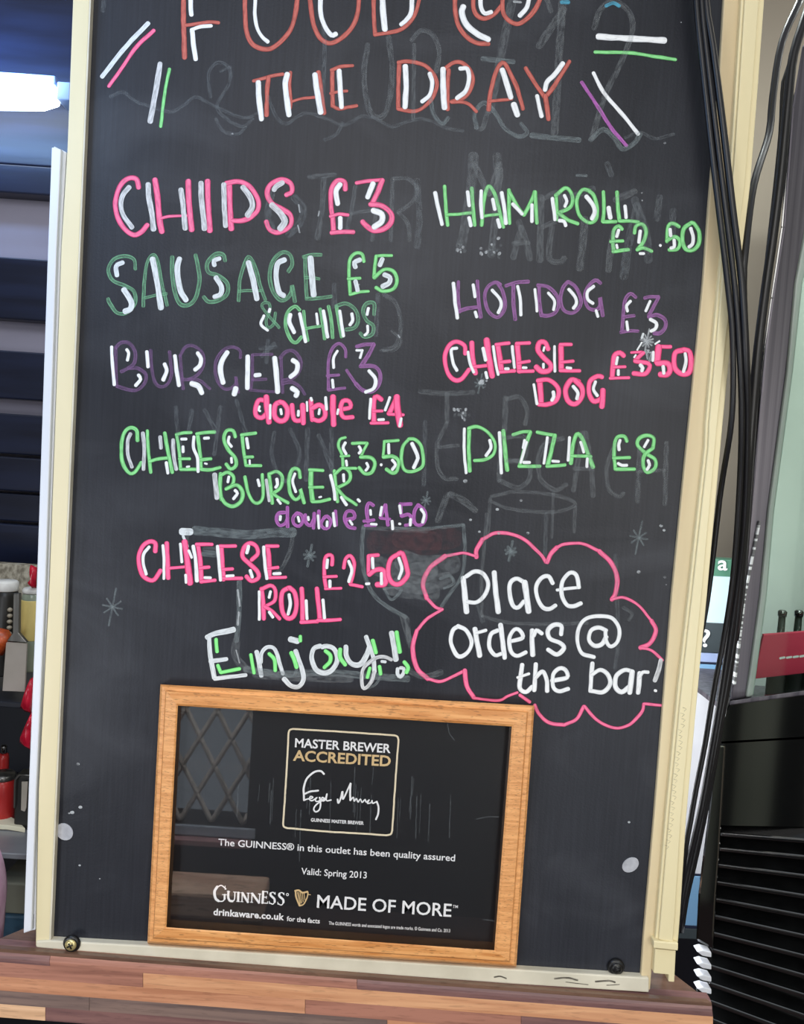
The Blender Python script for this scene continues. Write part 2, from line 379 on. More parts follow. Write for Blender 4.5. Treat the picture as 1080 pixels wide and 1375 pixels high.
# printed staves of the front edge: each its own raised strip
FH = 90.0
def face(px, off): return at(px, edge_y(px)+off, YL)
rowsF = [
 (0, 17, [(-160, 67, 4), (67, 480, 0), (480, 958, 4)]),
 (17, 36, [(-160, 192, 0), (192, 958, 1)]),
 (36, 55, [(-160, 410, 5), (410, 700, 0), (700, 958, 4)]),
 (55, 73, [(-160, 120, 3), (120, 520, 3), (520, 958, 5)]),
 (73, 91, [(-160, 61, 2), (61, 430, 4), (430, 958, 0)])]
for r0, r1, st in rowsF:
    for x0, x1, mi in st:
        q = [(x0+.3, edge_y(x0)+r0), (x1-.3, edge_y(x1)+r0), (x1-.3, edge_y(x1)+r1), (x0+.3, edge_y(x0)+r1)]
        if r0 == 0:      # the rounded nose strip, carried over the top edge
            f = [at(x, y, YL) for x, y in q]; A, B, Cc, D = f
            V = []; seg = 5; R = .008
            for (t, bt) in ((A, D), (B, Cc)):
                V.append(t+Vector((0, .016, 0)))
                for k in range(seg+1):
                    an = math.pi/2*k/seg
                    V.append(t+Vector((0, R-R*math.sin(an), 0))+up*(-R+R*math.cos(an)))
                V.append(bt); V.append(bt+Vector((0, .016, 0)))
            n = seg+4; F = [tuple(range(n)), tuple(range(n, 2*n))[::-1]]+[(i, n+i, n+(i+1) % n, (i+1) % n) for i in range(n)]
            link('stave', poly_mesh('stave', V, F), m_tan[mi], ledge)
        else: prism('stave', q, YL, YL+.012, m_tan[mi], ledge)
# ---------------------------------------------------------------- chalkboard
m_board = board_mat()
m_cream = mat('cream_plastic', (226, 214, 178), (212, 200, 162), .45, scale=(14, 14, 3), bump=.15)
m_cream2 = mat('weathered_cream_paint', (222, 206, 168), (204, 184, 146), .55, scale=(30, 30, 2.5), detail=5, bump=.4)
m_offw = mat('off_white_plastic', (214, 208, 190), (196, 190, 172), .5, scale=(20, 20, 20), bump=.2)
cb = empty('chalkboard', at(460, 1300, .004), 'tall charcoal menu chalkboard in a cream frame, covered in hand-lettered food prices', 'chalkboard')
UP = -150
def lx(y): return 121-.04275*y
def rx(y):  # right edge of the black face
    K = [(-400, 1005), (0, 972.5), (108, 966), (300, 950), (400, 943), (760, 905.7), (1100, 878.5), (1311, 860)]
    for (a, p), (b, q) in zip(K, K[1:]):
        if y <= b: return p+(q-p)*(y-a)/(b-a)
    return 860
LY = [UP, 0, 108, 300, 400, 760, 1100, 1311]
prism('panel', [(lx(UP)-8, UP)]+[(rx(y)+4, y) for y in LY]+[(lx(1263)-4, 1266)], 0, .012, m_board, cb)
# cream frame pieces
def strip(name, left, right, Yf, Yb, m, parent, bevel=.0012):
    return prism(name, list(left)+list(right)[::-1], Yf, Yb, m, parent, bevel)
strip('frame_side', [(103.5, UP), (97.5, 0), (90, 200), (82, 330), (66, 780), (51.5, 1060), (47.5, 1271)],
      [(lx(UP), UP), (lx(0), 0), (lx(200), 200), (lx(330), 330), (lx(780), 780), (lx(1060), 1060), (lx(1263)+.3, 1274)], -.005, .016, m_cream, cb)
strip('frame_inner_lip', [(lx(UP)-1, UP), (lx(0)-1, 0), (lx(1263)-1, 1264)], [(lx(UP)+1.2, UP), (lx(0)+1.2, 0), (lx(1263)+1.2, 1264)], -.0062, 0, m_offw, cb, 0)
jx = [(UP, 1007), (0, 995), (110, 988), (215, 981), (275, 976), (380, 964), (570, 947), (600, 946), (800, 924), (933, 909), (1100, 893), (1264, 879), (1330, 873.5)]
strip('frame_side', [(rx(y), y) for y, _ in jx[:-1]]+[(860, 1330)], [(x, y) for y, x in jx], -.004, .016, m_cream2, cb)
strip('frame_bottom', [(48, 1264), (67, 1263), (196, 1270), (694, 1302), (862, 1312.5), (872, 1313)], [(48, 1272.5), (67, 1274.5), (196, 1285), (460, 1306), (694, 1322), (872, 1333)], -.007, .016, m_offw, cb)
# chips and scuffs on the bottom rail
m_scuff = paint('dark_scuff', (58, 52, 48), .7, .4)
for q, w_ in (([(745, 1314), (762, 1313), (776, 1316)], 2.2), ([(760, 1319), (790, 1322)], 1.2), ([(800, 1318), (818, 1317), (826, 1319)], 2.4), ([(815, 1323), (832, 1322)], 1.2), ([(664, 1312), (672, 1311), (680, 1314)], 1.8)):
    k = Ink('scuff', m_scuff, cb, -.00715); k.stroke(q, w_); k.done()
# board screws
m_brass = mat('brass_screw', (226, 212, 156), (180, 164, 110), .3, .6)
m_blk = mat('black_plastic', (20, 20, 22), (14, 14, 16), .35)
def screw(x, y, rpx, m, dk, Y=-.001):
    c = at(x, y, Y); R = rpx/FPX*.73*1.12
    s = lathe('screw', c, [(R, 0), (R*1.02, .0012), (R*.86, .003), (R*.80, .0032)], dk, cb, 24, 'y')
    s['label'] = 'round cross-head screw in its cup washer'
    lathe('screw_head', c+Vector((0, -.0028, 0)), [(R*.68, 0), (R*.66, .0012), (R*.45, .0022), (R*.1, .0026)], m, s, 20, 'y')
    for a in (.5, .5+math.pi/2):
        d = Vector((math.cos(a), 0, math.sin(a)))*R*.36
        tube('slot', [c+Vector((0, -.0054, 0))-d, c+Vector((0, -.0054, 0))+d], R*.10, m_blk, s, 4)
screw(97, 1266, 10.5, m_brass, m_blk, -.0068)
screw(827, 1297.5, 10.5, m_blk, m_blk)
# ---------------------------------------------------------------- lettering
PAINT = dict(
 r=paint('terracotta_marker', (200, 112, 102), .92, .28, rim=(164, 74, 70)), p=paint('pink_marker', (246, 124, 164), .98, .25, rim=(206, 58, 110)), P=paint('hot_pink_marker', (255, 112, 162), 1.0, .14, rim=(214, 48, 104)),
 g=paint('green_marker', (146, 224, 150), .95, .28, rim=(86, 172, 92)), h=paint('mid_green_marker', (134, 204, 146), .70, .3, .2), s=paint('thin_green_marker', (130, 190, 150), .36, .22, .32),
 k=paint('purple_marker', (158, 108, 164), .68, .25, .15), K=paint('thin_purple_marker', (142, 106, 154), .36, .2, .12), v=paint('violet_marker', (184, 108, 186), .76, .28, .15),
 w=paint('white_marker', (240, 242, 244), .99, .16, rim=(205, 208, 214)), W=paint('thin_white_marker', (216, 222, 226), .96, .24), c=paint('grey_white_marker', (210, 212, 216), .9, .35), G=paint('light_green_marker', (144, 238, 146), .97, .1, rim=(96, 196, 100)),
 a=paint('wiped_chalk', (150, 156, 160), .14, .12), b=paint('wiped_chalk_strong', (150, 162, 166), .26, .18), d=paint('chalk_speck', (200, 205, 210), .6, .5),
 e=paint('wiped_chalk_pale', (150, 158, 164), .08, .08), y=paint('cyan_chalk', (90, 170, 200), .7, .3), m=paint('wiped_maroon_chalk', (130, 84, 88), .05, .05))
WHITES = 'wWcG'
def near(A, B):
    lim = (A[1]+B[1])/2*.62
    for p in A[3]:
        for q in B[3]:
            if abs(p.x-q.x) < lim and abs(p.y-q.y) < lim and (p-q).length < lim: return True
    return False
def write(name, label, blocks, Y=-.00015):
    """blocks: (x0, y0, scale, text); each stroke: colour width x y x y ...
    touching strokes of the main colours join into one letter; every highlight is a sub-part of the letter it shades"""
    main, high = [], []
    for x0, y0, s, txt in blocks:
        for ln in txt.strip().splitlines():
            for st in ln.split(';'):
                t = st.split()
                if not t: continue
                v = [float(q) for q in t[2:]]
                pts = [(x0+v[i]/s, y0+v[i+1]/s) for i in range(0, len(v)-1, 2)]
                e = (t[0], float(t[1]), pts, catmull(pts, 2.0)); (high if t[0] in WHITES else main).append(e)
    allm = main+high
    if not main: main, high = high, []
    elif name == 'doodle_dash': main, high = main+high, []
    white_main = label and 'white' in label and name == 'lettering' and ('handwriting' in label or 'joined' in label)
    if white_main: main, high = [e for e in allm if e[0] != 'G'], [e for e in allm if e[0] == 'G']
    par = list(range(len(main)))
    def find(i):
        while par[i] != i: i = par[i]
        return i
    for i in range(len(main)):
        for j in range(i):
            if find(i) != find(j) and near(main[i], main[j]): par[find(i)] = find(j)
    clus = {}
    for i, e in enumerate(main): clus.setdefault(find(i), []).append(e)
    pname = {'lettering': 'letter', 'wiped_lettering': 'wiped_letter', 'wiped_drawing': 'wiped_drawing_line'}.get(name, name)
    lab = label
    if pname == 'letter': lab = 'letter of the '+label
    if name in ('wiped_lettering', 'wiped_drawing'): lab = None
    out = []; n = 0
    for es in clus.values():
        cols = {}
        for e in es: cols.setdefault(e[0], []).append(e)
        first = None
        for c, L in cols.items():
            if first is None:
                k = Ink(pname, PAINT[c], cb, Y-n*8e-6, lab)
                for e in L: k.stroke(e[2], e[1]*.95); n += 1
                first = k.done()
            else:
                for e in L: k = Ink('stroke', PAINT[c], first, Y-n*8e-6); k.stroke(e[2], e[1]*.95); n += 1; k.done()
        out.append((first, [p for e in es for p in e[3]]))
    for h in high:
        best = min(out, key=lambda t: min((p-h[3][len(h[3])//2]).length for p in t[1]))
        k = Ink('highlight', PAINT[h[0]], best[0], Y-.00012-n*8e-6); k.stroke(h[2], h[1]); n += 1; k.done()
    return out[0][0]
write('lettering', 'terracotta title lettering reading FOOD @', [(230, 0, 4, '''
r 7 68 -160 66 60 72 310
r 5 78 135 140 128 200 118 255 122
r 6 60 -165 120 -175 220 -190
r 6.5 640 -140 540 -185 440 -150 400 -60 397 60 405 170 440 240 510 265 570 240 640 160 670 60 675 -60 640 -140
r 6.5 970 -140 880 -190 780 -150 745 -60 752 50 765 130 800 205 855 232 920 200 975 140 1003 60 1005 -60 970 -140
w 6 104 -120 104 0 108 80
w 5 108 160 150 145 215 138
w 6.5 112 165 120 240 132 318
w 5 458 -100 452 0 450 80 462 150 490 200 520 225
w 6.5 805 -80 802 60 820 130 850 180 870 190 885 182
'''), (490, 0, 4, '''
r 6 50 -170 48 60 56 188
r 5.5 56 186 110 178 190 160 250 110 285 30 290 -60 220 -150 50 -175
r 6.5 485 -60 485 40 500 130 545 195 600 230 665 235
r 6.5 740 -60 640 -80 590 -30 583 30 600 80 640 100 690 80 735 30
r 6.5 745 -80 740 30 755 90 810 128 860 110 910 60 940 0 950 -60 880 -180 660 -200 520 -140 485 -60
w 8 92 -80 98 50 108 158
w 6 255 -60 250 60 225 105 195 132
w 8 530 35 522 70 545 130 600 180 665 212
w 6 620 -20 625 40 645 72 680 65
w 6 885 -20 870 40 832 85
''')])
write('lettering', 'terracotta title lettering, second line in capitals', [(330, 70, 4, '''
r 5 42 155 80 145 140 128 200 118
r 6 122 135 116 200 112 340
r 5 240 108 236 180 242 260 238 300
r 4 240 268 300 250 395 240
r 7 390 108 400 180 408 240 420 328
r 6 465 95 465 180 468 290
r 5 460 97 510 78 575 72
r 4 455 222 500 212 545 208
r 5 465 288 500 305 550 295 597 288
w 7.5 68 162 72 250 85 360
w 7.5 224 118 212 170 220 240 232 338
w 7.5 372 120 382 200 392 260 402 325
w 7 502 100 507 180 515 295
'''), (520, 70, 4, '''
r 6 66 60 60 180 60 305
r 5.5 60 55 120 50 200 70 250 120 267 180 240 250 190 300 140 318 60 305
r 6 330 95 325 200 325 308
r 6 300 98 350 60 395 55 440 90 462 150 440 215 400 250 345 266
r 5 345 268 400 268 440 280 480 320
r 6 545 310 555 220 580 120 608 65 630 60 660 110 700 200 730 305
r 4.5 550 262 610 258 670 252
r 6 745 85 790 160 845 240
r 6 980 50 930 130 885 200 850 240
r 7 850 235 860 300 868 360
w 7.5 98 75 102 180 96 295
w 6 228 115 242 165 228 230 188 266
w 7.5 300 90 302 200 308 300
w 6 392 88 430 90 440 150 420 210 375 248
w 7.5 618 95 640 160 665 243
w 8 680 280 700 338
w 6.5 945 60 900 120 860 160 848 203
w 6 805 235 830 345
''')])
write('doodle_dash', 'white and pink dashes at the upper left of the board', [(90, 0, 2.4, '''
W 6.5 262 75 190 150 113 247
p 5.5 280 98 225 150 180 215 135 278''')])
write('doodle_dash', 'upright white and green dashes left of the title', [(90, 0, 2.4, '''
c 7.5 300 205 285 300 268 392
g 4.6 330 222 315 300 302 408''')])
write('doodle_dash', 'level white and green dashes right of the title', [(520, 0, 2.4, '''
w 8.5 680 118 780 124 895 130
g 5 670 168 780 170 850 180 930 192''')])
write('doodle_dash', 'slanted white and purple dashes below the green dash', [(520, 0, 2.4, '''
w 5.5 665 235 700 300 760 370 810 432
v 5 627 265 680 345 725 415 772 470''')])
write('lettering', 'pink lettering reading CHIPS £3', [(140, 225, 4, '''
p 7 185 108 172 62 130 58 85 100 60 180 70 260 110 330 160 362 200 345 232 308
p 8 272 65 285 150 297 280 310 345
p 4 305 272 350 262 445 258
p 8 452 72 455 180 470 335
p 8 555 72 558 180 568 340
p 8 672 85 675 200 682 330
p 7 655 85 720 75 780 100 825 170 825 225 790 265 740 285 690 285
p 7 978 148 1008 130 1000 85 950 65 895 90 875 140 900 190 950 220 1000 255 1000 310 940 348 890 335 870 290
c 6.5 135 105 100 150 90 200 105 260 150 322
c 7.5 236 90 240 160 255 240 265 332
c 7 412 118 425 220 435 328
c 7 520 82 522 170 530 240 538 330
c 7 643 90 645 200 652 314
c 7.5 745 105 785 160 795 210 770 258
c 7 958 80 925 100 912 120
c 8 900 200 950 250 970 290 945 330'''), (350, 225, 4, '''
p 7 455 118 450 75 410 70 380 120 378 200 388 270 392 350
p 5 375 262 420 250 470 255
p 6 380 350 440 345 500 346
p 5.5 515 82 580 72 655 65
p 7.5 655 68 630 130 600 195
p 7.5 590 198 650 205 700 245 700 295 660 330 610 340 565 310 548 290
w 7 428 90 405 130 415 195
w 6.5 428 270 428 325
w 7 605 85 575 160
w 8 605 230 650 250 650 290 610 320''')])
write('lettering', 'thin green lettering reading SAUSAGE £5', [(130, 330, 4, '''
s 5 208 125 200 75 150 55 90 75 62 130 85 185 150 215 200 245 205 310 160 360 110 360 70 310 60 285
s 4.5 250 325 255 200 270 90 305 48 330 90 350 200 378 320
s 4 258 280 320 265 375 258
s 5.5 405 60 405 150 420 250 450 315 500 315 535 270 552 180 540 90 530 50
s 5.5 690 80 680 48 640 45 595 90 600 140 650 160 700 200 700 260 650 295 600 300 575 275
s 5 762 295 770 180 800 80 820 60 850 110 880 220 905 290
s 4 765 245 820 240 885 242
s 5.5 1030 138 1050 100 1040 50 1000 35 955 70 930 140 940 230 980 290 1020 285 1045 250 1050 215 1065 300
W 6 140 90 105 110 108 160
W 7.5 145 235 185 300 180 340 150 352
W 7.5 300 70 325 200 345 335
W 7.5 445 70 432 130 450 240 480 292
W 6 660 68 630 80 632 105
W 6.5 640 170 670 220 665 260 632 275
W 8 815 90 840 180 860 285
W 7 1010 75 970 100 965 180 980 250 1005 268'''), (330, 330, 4, '''
s 5 318 60 322 160 328 280; s 5 310 60 350 50 405 48; s 4 318 172 360 172 395 178; s 5 325 285 390 282 460 272
W 8 348 65 355 150 365 265
g 5 635 85 625 45 590 40 560 75 555 150 562 260; g 4.5 550 178 580 176 615 174; g 4.5 560 262 610 248 660 245
g 4.5 785 52 740 52 700 55; g 5 700 55 694 110 690 170; g 5.5 690 172 740 130 790 135 812 180 795 230 740 245 700 225
W 6.5 615 75 585 90 590 115; W 6 590 190 602 240; W 6 735 70 720 105; W 6.5 745 155 775 170 770 200 735 220''')])
write('lettering', 'green lettering reading & CHIPS under the £5 line', [(330, 330, 4, '''
s 4 180 440 95 340 95 310 125 310 130 350 110 400 120 440 150 420 160 360
h 5 290 345 265 325 225 360 215 430 240 500 270 520 300 490
h 4 312 350 320 430 335 510; h 4 320 445 360 438 400 432; h 5 400 340 415 420 425 500; h 4.5 445 325 460 400 468 495
h 5 488 325 500 400 515 490; s 5 485 325 540 310 590 345 605 400 585 440 540 450
s 5 690 370 690 310 650 310 630 350 650 400 685 430 680 475 640 490 615 470
w 4 130 340 125 355; w 4 98 375 82 420 118 455; w 5 290 365 305 430 322 515; w 4 380 365 388 420; w 5 418 350 440 490
w 4.5 505 350 525 485; w 4.5 570 365 575 400 560 425; w 4 660 335 652 370; w 4 655 430 655 465 640 480; w 6 240 370 235 410 260 465''')])
write('lettering', 'green lettering reading HAM ROLL £2.50', [(570, 235, 4, '''
g 5.5 108 60 115 160 125 270; g 4.5 120 215 180 210 260 202; g 5.5 255 70 262 180 270 270
g 5.5 308 270 315 180 330 90 350 60 380 110 410 220 425 280; g 4.5 315 222 360 215 400 210
g 5.5 455 80 455 180 458 260; g 5.5 455 85 500 170 535 215; g 5.5 535 215 570 150 592 90; g 5.5 595 90 600 180 605 258
g 5.5 708 105 712 180 712 240; g 5.5 705 110 760 70 795 110 785 170 720 205; g 5.5 720 205 770 240 825 262
g 5.5 890 85 850 80 820 130 830 210 880 255 920 240 930 180 910 110 885 85
g 5.5 962 90 965 170 960 250; g 5 960 252 1030 250
w 5.5 58 95 75 180 95 265; w 5 232 90 242 165; w 5.5 240 230 250 272; w 5 305 85 305 170 310 230; w 5 368 130 378 185; w 5 395 240 405 280
w 5.5 415 95 430 180 438 260; w 5 475 155 525 210; w 5 578 160 578 250; w 5 688 125 695 180 702 240; w 5 752 110 765 140 755 168; w 5 725 245 750 250 760 272
w 6 870 115 905 160 915 200 900 235; w 6 990 175 1000 230'''), (720, 240, 4.5, '''
g 5.5 490 80 495 170 505 255; g 5 505 255 560 255 620 262
g 5.5 520 305 500 285 470 310 465 380 470 440; g 5 450 380 525 375; g 5 465 440 560 428
g 5.5 595 328 605 285 645 275 665 320 650 380 615 425; g 5 610 430 650 418 700 438
g 5.5 865 290 830 270 800 285 790 380; g 5.5 790 375 840 350 870 380 855 425 805 430
g 6 940 265 895 300 885 370 905 425 950 430 985 390 985 320 955 270 940 265
w 5 538 165 545 235; w 4.5 500 310 488 350; w 4 488 400 492 418; w 4.5 630 315 622 385; w 4 628 452 652 452; w 4 750 402 753 404
w 4.5 810 305 815 345; w 4.5 835 370 835 410 815 420; w 5 935 300 950 350 945 395 925 412''')])
write('lettering', 'purple lettering reading HOT DOG £3', [(600, 365, 4.909, '''
k 5 78 65 75 160 85 265; k 5 80 260 140 240 205 232; k 5 203 60 210 180 225 300
k 5 355 85 320 70 270 100 250 170 275 260 330 300 370 270 385 210 370 130 340 80
k 5 390 92 460 70 540 65; k 5.5 440 90 440 200 452 315; k 5 610 90 612 200 625 290
k 5 600 88 670 100 720 150 740 210 715 270 660 290 625 285
k 5 800 65 765 110 750 190 775 255 830 270 875 235 885 180 850 100 800 65
k 5 1015 75 980 55 930 100 910 170 935 235 985 250 1012 220 1012 170 1030 290
w 5 45 75 55 190 70 305; w 4.5 175 85 188 165; w 4.5 188 265 198 298; w 4.5 300 120 350 180 358 225 340 270; w 4.5 468 95 485 180 490 285
w 4 582 115 590 190 596 260; w 4.5 670 140 710 190 705 250; w 4.5 805 115 850 170 855 210 835 240; w 4.5 970 95 930 130 930 180 965 208; w 4 985 255 998 295'''),
 (740, 380, 4.909, '''
k 5 560 95 525 70 490 110 478 200 470 320; k 4.5 478 225 550 215; k 4.5 460 325 520 315 575 318
k 5 618 100 660 90 710 90; k 5 710 92 670 170 645 215; k 5.5 645 225 700 210 750 240 755 290 720 330 680 330
w 4.5 525 120 498 150 505 185; w 4 500 255 507 310; w 4 655 120 625 185; w 4.5 655 240 695 265 690 300 660 318''')])
write('lettering', 'hot pink lettering reading CHEESE DOG £3.50', [(580, 445, 4, '''
P 6.5 180 120 175 75 130 55 90 80 70 140 85 220 120 260 160 255 200 205
P 7.5 215 60 220 140 235 225; P 5 225 190 270 186 310 182; P 9 295 45 305 130 325 240
P 8 355 75 365 140 375 215; P 5.5 345 70 415 62; P 5 370 165 420 160; P 5.5 365 218 445 212
P 8 460 70 465 140 470 215; P 5.5 455 65 525 62; P 5 465 170 525 160; P 5.5 465 215 545 213
P 7.5 625 95 610 60 580 60 570 100 600 140 640 180 630 210 590 215 560 190
P 8 695 75 695 200; P 5 690 70 750 70; P 5 695 165 760 160; P 5.5 690 210 795 212
P 8 580 270 585 330 588 385; P 7 570 265 630 260 680 310 670 370 620 392 575 392
P 7.5 790 270 750 260 720 310 730 370 770 390 808 350 805 300 770 262
P 7 915 245 890 240 850 270 845 330 870 375 910 360 920 320; P 8 920 315 915 405
w 4.5 135 90 105 100 115 170 135 210; w 4 195 110 205 170 225 220; w 4.5 275 90 290 155; w 4.5 290 220 297 250; w 4 330 80 345 180 357 232
w 4 432 80 438 140 445 195; w 3 605 85 600 105; w 4 600 175 600 195; w 4 660 80 660 150 662 215; w 4 395 200 412 200; w 4 490 195 508 195; w 4 725 195 748 197
w 4 548 285 565 390; w 5 652 325 655 350 645 370; w 5 760 295 785 330 780 362; w 4.5 880 270 868 310 890 345'''), (740, 380, 4.909, '''
P 7.5 480 480 455 460 420 480 410 550 405 620; P 4.5 415 555 490 552; P 4.5 390 628 515 625
P 4 530 458 600 455; P 6 610 460 555 510; P 7 555 515 640 530 650 560 620 600 545 595
P 5.5 790 420 715 420; P 9.5 710 420 700 520; P 8 700 530 770 530 785 575 765 605 720 602
P 8 880 440 820 460 815 550 850 595 905 595 925 540 915 455 880 440
w 4 440 490 432 535; w 4 445 575 445 605; w 3 560 475 550 490; w 5 590 540 605 560 600 580; w 4 675 455 672 512; w 5 740 550 745 595; w 4.5 885 465 890 520 875 585''')])
write('lettering', 'faint purple lettering reading BURGER £3', [(135, 450, 5.4, '''
K 4.5 110 90 112 200 115 370; K 5 110 90 150 55 210 60 250 120 245 200 200 240 150 265; K 5 200 240 270 240 325 280 325 340 280 390 220 400 120 370
K 4.5 365 110 370 230 395 340 440 375 490 350 515 270 500 120
K 4.5 580 150 585 260 600 390; K 4.5 575 150 620 85 680 80 740 130 745 220 700 290 640 320 590 320; K 4 640 320 720 330 795 390
K 4.5 1015 165 1010 110 950 85 880 120 835 200 840 310 890 385 950 385 985 345 980 300 1000 415
w 4.5 80 85 85 200 100 360; w 4.5 190 105 205 130 195 182; w 5 275 290 290 320 255 365; w 5 335 120 345 230; w 5.5 465 210 480 260 455 325
w 5.5 540 150 550 240 568 365; w 6 705 130 730 170 720 220 685 250; w 7 660 350 710 370 735 420; w 7 920 125 880 190 870 260 890 345; w 7 982 385 970 430'''),
 (325, 450, 4.909, '''
K 4 68 130 70 250 60 350; K 4 70 130 200 125; K 4 65 295 160 290; K 4 50 360 130 370 220 372
K 4.5 258 150 262 260 268 380; K 5 250 150 290 110 340 105 385 160 385 220 340 280 270 300; K 4.5 270 320 330 310 380 340 415 390
k 4.5 685 145 680 90 640 55 595 90 570 180 570 360; k 4 560 268 640 262; k 4 570 362 680 348
k 5 755 75 810 62 870 60; k 6 870 62 840 120 790 200; k 5.5 780 205 870 205 910 250 905 320 860 370 800 365 750 320; k 4 690 230 750 320
w 6.5 38 140 38 240 35 350; w 6 88 265 118 262; w 7 215 150 228 260 235 375; w 6.5 335 165 365 190 360 240 320 275; w 7 330 350 365 375 355 400
w 4 630 105 605 150 605 215; w 4 597 295 602 345; w 3.5 755 100 795 100; w 3.5 795 100 778 150; w 5 838 235 880 290 870 350 815 375''')])
write('lettering', 'hot pink lettering reading double £4', [(325, 450, 4.909, '''
P 7 150 430 110 430 90 480 95 530 130 545 160 520; P 8 160 405 165 480 178 575
P 7.5 255 440 220 460 215 530 250 565 290 550 300 490 270 445 250 440
P 7 330 460 335 520 350 560 390 560 405 520; P 8 400 460 405 580
P 7 455 430 460 520 465 560; P 7 465 480 510 460 545 490 545 540 510 565 470 555
P 8.5 600 405 600 480 605 590; P 7 655 490 715 475 705 435 665 435 650 490 670 540 730 540
P 7 920 425 890 405 870 430 870 570; P 4.5 865 500 925 500; P 4.5 850 580 965 578
P 7 1020 410 970 520; P 4.5 965 520 1065 525; P 9 1022 405 1025 480 1042 595
w 3.5 115 470 110 495 120 500; w 3.5 187 460 185 550; w 4 255 490 260 520; w 4 372 500 370 530; w 3 428 440 430 500; w 4 455 415 460 430
w 4 512 490 508 520; w 4 552 410 558 490; w 3.5 635 490 630 520; w 4 850 420 840 550; w 4 900 558 935 556; w 4 975 410 945 495; w 4 1050 550 1040 600''')])
write('lettering', 'green lettering reading CHEESE BURGER £3.50', [(150, 560, 4.909, '''
g 5.5 170 155 165 90 125 70 85 100 65 180 70 290 110 365 150 365 195 300
g 5 235 90 240 200 258 365; g 5 250 292 310 275 365 270; g 5.5 350 105 370 220 400 365
g 5 430 120 445 220 455 345; g 4.5 425 115 470 105 525 102; g 4.5 445 275 515 275; g 5 455 345 510 345 565 345
g 5.5 565 110 580 220 590 345; g 5 560 110 620 102 680 98; g 5 585 282 655 275; g 5 590 345 650 348 715 332
g 5.5 815 130 800 90 760 90 740 140 765 210 815 270 820 320 785 342 755 310
g 5 860 115 870 220 885 320; g 5 855 118 950 105; g 5 880 265 930 262; g 4.5 885 320 985 320
c 4.5 125 110 105 160 110 260 135 330; c 5 205 105 215 200 210 345; c 5 320 130 325 205; w 4.5 360 300 370 370; c 5 405 150 408 240 425 345
w 4 460 145 492 145; w 4 470 195 472 230; w 3 495 328 512 326; w 4.5 542 130 540 200 565 270 570 360; w 4 610 140 640 138; w 3 615 305 628 308
w 4 775 130 770 165 790 195; w 4 790 270 792 300; w 4 890 140 900 205; w 3 910 285 912 310'''), (275, 575, 4.909, '''
g 6 105 300 100 400 110 470; g 5 105 310 150 290 190 320 180 375 140 400; g 5.5 140 400 210 375 250 420 240 480 190 515 140 500 110 460
g 5 265 320 285 420 320 485 360 490 385 440 380 305
g 5.5 425 300 435 400 445 495; g 5 430 300 475 285 510 320 500 390 450 430; g 5 450 430 490 460 550 492
g 5.5 630 325 620 275 580 270 555 340 565 430 600 470 635 440 630 400 655 492
g 7 700 280 700 380 712 480; g 5 690 275 780 278; g 4.5 690 390 780 388; g 5 710 485 760 482 825 468
g 5 855 280 865 380 875 485; g 5 860 300 910 262 955 290 950 350 870 395; g 5 870 395 920 450 1000 505
c 6.5 65 305 72 380 80 460; w 4 160 320 152 355; w 4.5 200 410 215 430 190 465; w 4 350 340 360 380; c 4 405 340 425 480; w 4.5 475 335 480 370 468 390
w 4 595 300 580 350 600 420; w 4.5 830 310 850 390 860 470; w 4 915 305 918 350; w 3.5 480 470 500 498; w 4.5 900 455 935 505; w 3 755 455 768 452; w 4 1010 470 1022 482'''),
 (360, 575, 4.909, '''
g 4.5 510 60 475 75 465 120 490 180 495 260; g 4 480 185 535 182; g 4.5 490 262 580 265
g 4.5 555 100 605 98 655 98; g 4.5 655 100 632 145 610 190; g 5.5 610 190 680 195 705 235 685 290 640 300 600 260
g 4.5 860 80 765 88; g 4.5 768 88 760 185; g 5.5 760 190 820 185 860 215 850 280 820 295 780 270
g 5 930 70 890 120 880 210 900 275 950 285 1010 260 1025 215 1010 120 970 75 930 70
w 4 510 95 495 130 515 170; w 4 515 215 520 245; w 4 600 120 612 145 600 165; w 4 650 230 660 255 645 278; w 4 745 240 748 242; w 4 795 105 797 165
w 4.5 820 210 840 240 820 272; w 5 950 100 985 180 985 210 960 260''')])
write('lettering', 'small violet lettering reading double £4.50', [(360, 575, 4.909, '''
v 4.8 110 555 70 560 55 600 75 640 110 630 130 590; v 4.8 128 520 128 590 130 650
v 4.8 190 560 165 590 170 630 205 645 230 610 220 570 190 560
v 4.8 245 570 250 620 280 640 300 600; v 4.8 305 560 304 610 300 660
v 4.8 335 545 335 600 335 650; v 4.8 370 590 350 630 370 660 400 655 415 610 390 580 370 590
v 4.8 445 545 450 640; v 4.8 510 605 570 590 560 550 520 550 505 600 530 650 575 660
v 4.8 695 510 665 495 650 540 660 620; v 4.2 630 612 700 605; v 4.2 640 640 710 640
v 4.8 775 505 740 590; v 4 740 592 805 600; v 4.8 775 505 790 640
v 4.8 945 500 870 500; v 4.8 875 510 880 580; v 4.8 880 580 930 570 950 610 930 635 905 640
v 5 990 505 965 550 965 620 990 640 1020 630 1040 590 1030 540 990 505
w 3.8 82 580 80 605; w 3.8 198 585 205 615; w 3.5 265 585 268 605; w 3.5 330 575 335 660; w 3.8 390 615 388 645; w 4 430 560 440 645
w 3.8 540 610 555 635; w 3.8 675 540 678 570; w 3.8 750 520 740 575; w 4 680 632 715 634; w 4 818 612 822 665; w 3.5 865 630 872 632; w 4 868 510 875 560
w 4 940 600 938 640; w 4.5 1010 535 1030 570 1020 620''')])
